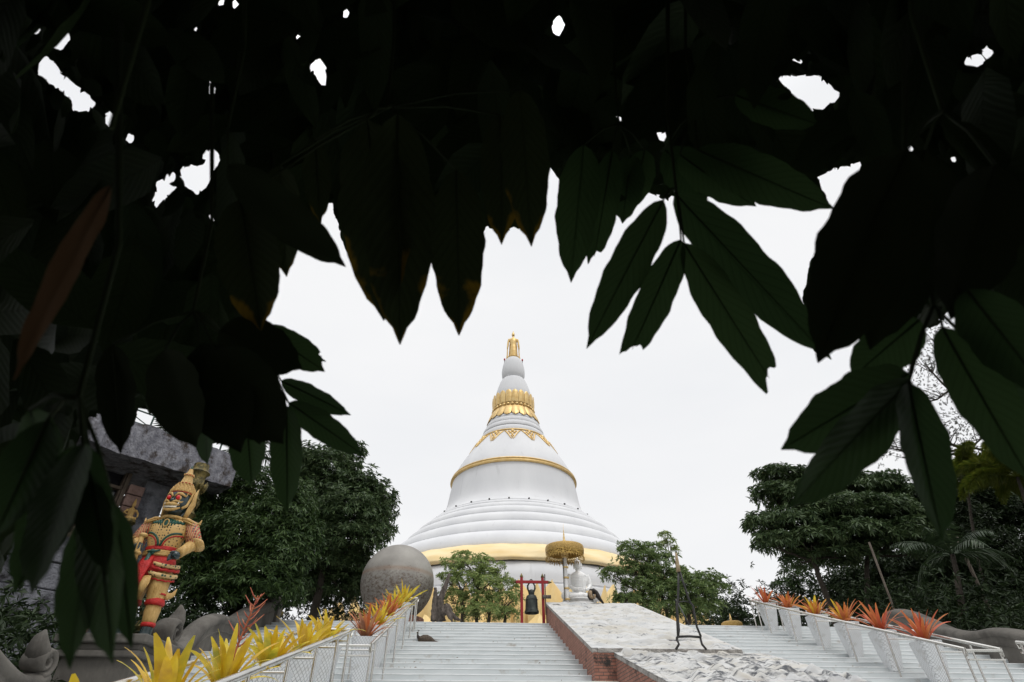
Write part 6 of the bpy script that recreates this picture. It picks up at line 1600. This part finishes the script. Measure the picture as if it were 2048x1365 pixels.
HOLES = [[(1556, 152), (1630, 150), (1655, 172), (1680, 188), (1640, 215), (1607, 222), (1585, 185)], [(1680, 683), (1700, 660), (1726, 648), (1722, 662), (1698, 676)], [(1737, 650), (1760, 644), (1764, 656), (1742, 664)], [(1632, 617), (1643, 609), (1655, 617), (1643, 625)],
         [(1103, 48), (1113, 30), (1124, 48), (1120, 66), (1108, 68)], [(621, 130), (636, 118), (650, 135), (650, 165), (640, 168), (634, 145)], [(415, 182), (420, 164), (426, 180), (420, 184)], [(98, 86), (125, 54), (135, 74), (120, 98)], [(76, 142), (84, 114), (98, 118), (117, 142), (100, 160)],
         [(100, 164), (120, 150), (158, 180), (142, 192)], [(144, 196), (165, 184), (187, 207), (172, 222), (152, 220)], [(210, 228), (220, 222), (226, 245), (212, 252)], [(252, 272), (262, 267), (265, 282), (256, 284)], [(399, 312), (424, 296), (438, 312), (425, 340), (418, 322)], [(360, 336), (417, 330), (418, 346), (366, 358)],
         [(366, 364), (421, 352), (393, 387)], [(308, 372), (345, 345), (350, 355), (320, 370)], [(302, 404), (316, 378), (352, 370), (330, 386), (312, 408)], [(893, 424), (903, 414), (909, 428), (898, 438)], [(468, 642), (492, 641), (497, 655), (484, 656)], [(432, 3), (440, 0), (448, 4), (440, 8)], [(462, 12), (470, 0), (474, 14)], [(58, 66), (76, 57), (76, 64)],
         [(1312, 262), (1322, 266), (1330, 280), (1320, 282)], [(1228, 232), (1240, 234), (1240, 242)], [(1810, 296), (1822, 290), (1826, 294), (1815, 300)], [(1925, 120), (1938, 118), (1940, 128)], [(1962, 108), (1975, 97), (1984, 100), (1968, 118)], [(1942, 112), (1950, 108), (1960, 128), (1948, 130)], [(1904, 562), (1914, 556), (1916, 568)], [(1902, 316), (1910, 312), (1908, 320)],
         [(1924, 484), (1930, 486), (1934, 498), (1928, 496)], [(1938, 620), (1950, 604), (1952, 622), (1942, 628)], [(1090, 48), (1094, 46), (1094, 52)], [(690, 20), (695, 22), (690, 28)], [(386, 50), (392, 52), (388, 60)], [(592, 70), (598, 70), (598, 76), (594, 76)], [(418, 430), (426, 430), (426, 440), (420, 440)], [(1584, 118), (1590, 118), (1590, 124)], [(1596, 120), (1602, 120), (1600, 128)]]
GS = 4.0; GX0, GY0 = -180, -180; GW, GH = int((2048 + 360) / GS), int((1365 + 190) / GS)
def poly_mask(poly, x0, x1, y0, y1):
    """even-odd fill over grid cells [x0:x1, y0:y1]"""
    X = (np.arange(x0, x1) + .5) * GS + GX0; Y = (np.arange(y0, y1) + .5) * GS + GY0
    m = np.zeros((len(Y), len(X)), bool)
    n = len(poly)
    for i in range(n):
        ax_, ay = poly[i]; bx_, by_ = poly[(i + 1) % n]
        if ay == by_: continue
        rows = (ay > Y) != (by_ > Y)
        if not rows.any(): continue
        xi = (bx_ - ax_) * (Y[rows] - ay) / (by_ - ay) + ax_
        m[rows] ^= X[None, :] < xi[:, None]
    return m
open_m = poly_mask(OPEN, 0, GW, 0, GH)
hm = np.zeros_like(open_m)
for h_ in HOLES: hm |= poly_mask(h_, 0, GW, 0, GH)
hm[1:] |= hm[:-1]; hm[:, 1:] |= hm[:, :-1]
open_m |= hm
def camleaf(px, py, d, ang, L, W, tilt, roll, rs, seg=5, cross=2, **kw):
    c = np.array(atD(px, py, d))
    ax = Rv * math.sin(ang) * math.cos(tilt) - Uv * math.cos(ang) * math.cos(tilt) + Fv * math.sin(tilt)
    nr = -Fv * math.cos(roll) + Rv * math.sin(roll)
    return leaf_geo(c - ax * L / 2, c + ax * L / 2, nr, W, seg=seg, cross=cross, seed=rs.rand() * 50, **kw)
def fill_layer(batches, d0, d1, L0, L1, rs, target, maxatt, size_min=.18):
    need = ~open_m; cov = np.zeros_like(need); cnt = 0
    fails = np.zeros(need.shape, np.int16)
    for att in range(maxatt):
        if att % 40 == 0:
            un = np.argwhere(need & ~cov & (fails < 8))
            if len(un) < target * need.sum(): break
        j, i = un[rs.randint(len(un))]
        if cov[j, i]: continue
        px, py = (i + .5) * GS + GX0 + rs.uniform(-20, 20), (j + .5) * GS + GY0 + rs.uniform(-20, 20)
        ok = False
        for tr_ in range(9):
            sc = [1, 1, .9, .75, .6, .45, .34, .26, .18][tr_]
            if sc < size_min: break
            if tr_ > 3: px, py = (i + .5) * GS + GX0 + rs.uniform(-6, 6), (j + .5) * GS + GY0 + rs.uniform(-6, 6)
            d = rs.uniform(d0, d1); L = rs.uniform(L0, L1) * sc
            V, Fc, U = camleaf(px, py, d, rs.normal(0, .75), L, L * rs.uniform(.34, .48), rs.uniform(-.5, .5), rs.uniform(-.6, .6), rs, fold=rs.uniform(.05, .35), droop=rs.uniform(.02, .1), wav=.02)
            Q, _ = proj_np(V); Q = Q.reshape(-1, 3, 2)
            poly = np.concatenate([Q[:, 0], Q[::-1, 2]])
            g = (poly - [GX0, GY0]) / GS
            x0, x1 = max(0, int(g[:, 0].min())), min(GW, int(g[:, 0].max()) + 2); y0, y1 = max(0, int(g[:, 1].min())), min(GH, int(g[:, 1].max()) + 2)
            if x1 <= x0 or y1 <= y0: continue
            m = poly_mask(poly, x0, x1, y0, y1)
            if (m & open_m[y0:y1, x0:x1]).sum() > (1 if sc > .5 else 0): continue
            cov[y0:y1, x0:x1] |= m; ok = True; cnt += 1
            batches[rs.randint(len(batches))].add(V, Fc, U)
            break
        if not ok: fails[max(0, j - 1):j + 2, max(0, i - 1):i + 2] += 4
    return cnt, float((need & ~cov).sum()) / need.sum()
rsf = np.random.RandomState(11)
B1, B2, B3 = LeafBatch(), LeafBatch(), LeafBatch()
print('fill', fill_layer([B1], 1.15, 1.7, .17, .26, rsf, .004, 9000))
print('fill', fill_layer([B2], 1.8, 2.5, .18, .27, rsf, .004, 9000))
print('fill', fill_layer([B3], 2.6, 3.4, .22, .32, rsf, .006, 9000))
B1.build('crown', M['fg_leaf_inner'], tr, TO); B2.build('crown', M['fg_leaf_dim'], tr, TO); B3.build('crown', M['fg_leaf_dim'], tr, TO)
# unseen rest of the crown, added overhead and behind us to block skylight
B4 = LeafBatch(); rs = np.random.RandomState(5); n = 0
while n < 5200:
    az = rs.uniform(-math.pi, math.pi); sz_ = rs.uniform(-.12, 1); el = math.asin(sz_)
    dv = np.array([math.sin(az) * math.cos(el), math.cos(az) * math.cos(el), math.sin(el)])
    back = abs(az) > 1.75
    if not back and el < .5: continue
    if el < .1 and not abs(az) > 2.0: continue
    p, dd = proj_np((CAMP + dv)[None])
    if dv.dot(Fv) > .05 and -120 < p[0, 0] < 2168 and -150 < p[0, 1]: continue
    r_ = rs.uniform(1.8, 4.2); c = CAMP + dv * r_
    if c[2] < .35: continue
    ax = unit(rs.randn(3) * .8 + np.array([0, 0, -.6])); L = rs.uniform(.26, .38)
    V, Fc, U = leaf_geo(c - ax * L / 2, c + ax * L / 2, -dv + rs.randn(3) * .35, L * .42, seg=3, cross=2, seed=n)
    B4.add(V, Fc, U); n += 1
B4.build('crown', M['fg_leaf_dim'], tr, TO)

# single leaves that stand out of the mass: (base px, tip px, width px, distance, tip distance, cut)
K = {
 'right spray': ('fg_leaf', [(1327, 400, 1173, 698, 80, .98, .93, 1), (1362, 480, 1262, 706, 72, 1.0, .96, .84), (1350, 386, 1662, 720, 108, 1.06, 1.02, 1), (1368, 486, 1545, 766, 88, 1.0, .94, .86)]),
 'mid spray': ('fg_leaf', [(1168, 290, 1142, 566, 84, 1.12, 1.05, 1), (1225, 300, 1188, 520, 60, 1.15, 1.1, .9), (1262, 310, 1245, 448, 66, 1.2, 1.18, 1), (1290, 300, 1262, 420, 60, 1.2, 1.2, 1)]),
 'upper right spray': ('fg_leaf', [(1395, 300, 1668, 418, 100, 1.1, 1.05, 1), (1360, 310, 1512, 414, 80, 1.15, 1.12, 1), (1330, 300, 1420, 402, 90, 1.2, 1.2, .9), (1470, 190, 1640, 250, 80, 1.2, 1.2, 1)]),
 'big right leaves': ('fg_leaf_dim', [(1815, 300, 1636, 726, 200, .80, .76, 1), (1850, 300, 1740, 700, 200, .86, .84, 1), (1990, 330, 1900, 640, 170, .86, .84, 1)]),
 'lower right spray': ('fg_leaf', [(1818, 748, 1562, 900, 130, .82, .76, 1), (1820, 760, 1577, 1018, 108, .80, .74, 1), (1818, 766, 1886, 1084, 104, .80, .74, 1), (1885, 655, 2070, 975, 130, .84, .78, 1), (1935, 580, 2110, 800, 150, .84, .8, 1), (1840, 640, 1700, 760, 110, .9, .88, 1), (1950, 720, 2080, 900, 110, .95, .9, 1)]),
 'centre leaves': ('fg_leaf_old', [(735, 240, 767, 642, 140, .95, .92, 1), (795, 230, 800, 690, 140, .93, .90, 1), (912, 340, 918, 672, 106, 1.0, .98, 1), (1040, 180, 1063, 494, 92, 1.02, 1.0, 1), (1000, 230, 1003, 490, 80, 1.06, 1.04, 1), (560, 330, 573, 554, 84, 1.0, .98, 1), (480, 400, 521, 662, 124, .95, .92, 1), (630, 280, 640, 446, 56, 1.1, 1.08, 1)]),
 'left diagonal leaf': ('fg_leaf_dim', [(455, 330, 692, 534, 86, .9, .9, 1)]),
 'left spray': ('fg_leaf', [(572, 812, 574, 1026, 66, 1.0, .96, 1), (577, 806, 728, 912, 56, 1.02, 1.0, 1), (562, 762, 702, 831, 42, 1.05, 1.02, 1), (522, 656, 650, 744, 64, 1.02, 1.0, 1), (500, 655, 648, 715, 50, 1.1, 1.1, .93), (492, 840, 503, 970, 76, 1.05, 1.0, 1), (412, 820, 415, 930, 44, 1.1, 1.06, 1)]),
 'left lobes': ('fg_leaf_dim', [(440, 660, 604, 738, 110, .95, .92, 1), (430, 700, 566, 888, 140, .9, .88, 1), (400, 690, 482, 905, 140, .92, .9, 1), (330, 700, 392, 896, 110, .94, .92, 1), (225, 690, 242, 908, 78, .94, .92, 1), (480, 720, 520, 890, 100, .97, .95, 1)]),
 'lower left spray': ('fg_leaf', [(165, 888, 28, 1188, 120, .62, .58, 1), (168, 888, 62, 1192, 105, .60, .56, 1), (168, 892, 214, 1150, 84, .60, .56, 1), (186, 960, 224, 1328, 108, .60, .55, 1), (228, 1010, 262, 1300, 70, .62, .58, 1), (190, 1010, 140, 1340, 96, .62, .57, 1), (95, 840, -20, 1090, 120, .64, .6, 1), (60, 820, 120, 1020, 100, .66, .62, 1)]),
 'dry leaf': ('dry_leaf', [(222, 372, 26, 760, 62, .62, .58, 1)]),
}
rk = np.random.RandomState(8)
for nm, (mt, lv) in K.items():
    LB = LeafBatch(); stems = MB()
    hub = np.mean([np.array(atD(l[0], l[1], l[5])) for l in lv], 0) + Uv * .05
    for (x0, y0, x1, y1, w, d0, d1, cut) in lv:
        p0, p1 = np.array(atD(x0, y0, d0)), np.array(atD(x1, y1, d1))
        wm = w / F * (d0 + d1) / 2 * 1.04
        nr = -Fv + Rv * rk.uniform(-.3, .3) + Uv * rk.uniform(-.25, .25)
        mid_ = (p0 + p1) / 2; _, dd_ = proj_np(mid_[None])
        sdv = np.cross(p1 - p0, nr); sdv /= np.linalg.norm(sdv)
        qq, _ = proj_np(np.array([mid_ - sdv * .05, mid_ + sdv * .05])); wm = w / np.linalg.norm(qq[1] - qq[0]) * .1 * 1.02
        V, Fc, U = leaf_geo(p0, p1, nr, wm, seg=26, cross=8, droop=rk.uniform(-.02, .05), fold=rk.uniform(.08, .28), wav=.012, seed=rk.rand() * 40, cut=cut, ragged=.8 if cut < 1 else 0)
        LB.add(V, Fc, U)
        ax = p1 - p0; mid = [p0 + ax * q for q in (0, .25, .5, .75, .97)]
        stems.tube([tuple(q - TO + Fv * .001) for q in mid], [.0016, .0014, .0011, .0008, .0004], 5)
        if nm != 'dry leaf': stems.tube([tuple(hub - TO), tuple((hub + p0) / 2 - TO + Uv * .008), tuple(p0 - TO)], [.0022, .002, .0016], 6)
    stems.tube([tuple(hub - TO), tuple(hub - TO + Uv * .14 + Fv * .05), tuple(hub - TO + Uv * .35 + Fv * .05)], [.0025, .003, .004], 6)
    lf = LB.build('leaf_spray' if nm != 'dry leaf' else 'dry_leaf', M[mt], tr, TO)
    if nm == 'dry leaf': lf['label'] = 'long dry brown leaf hanging among the dark green ones'
    stems.build('stalk', M['fg_leaf_dim'], lf, smooth=True)
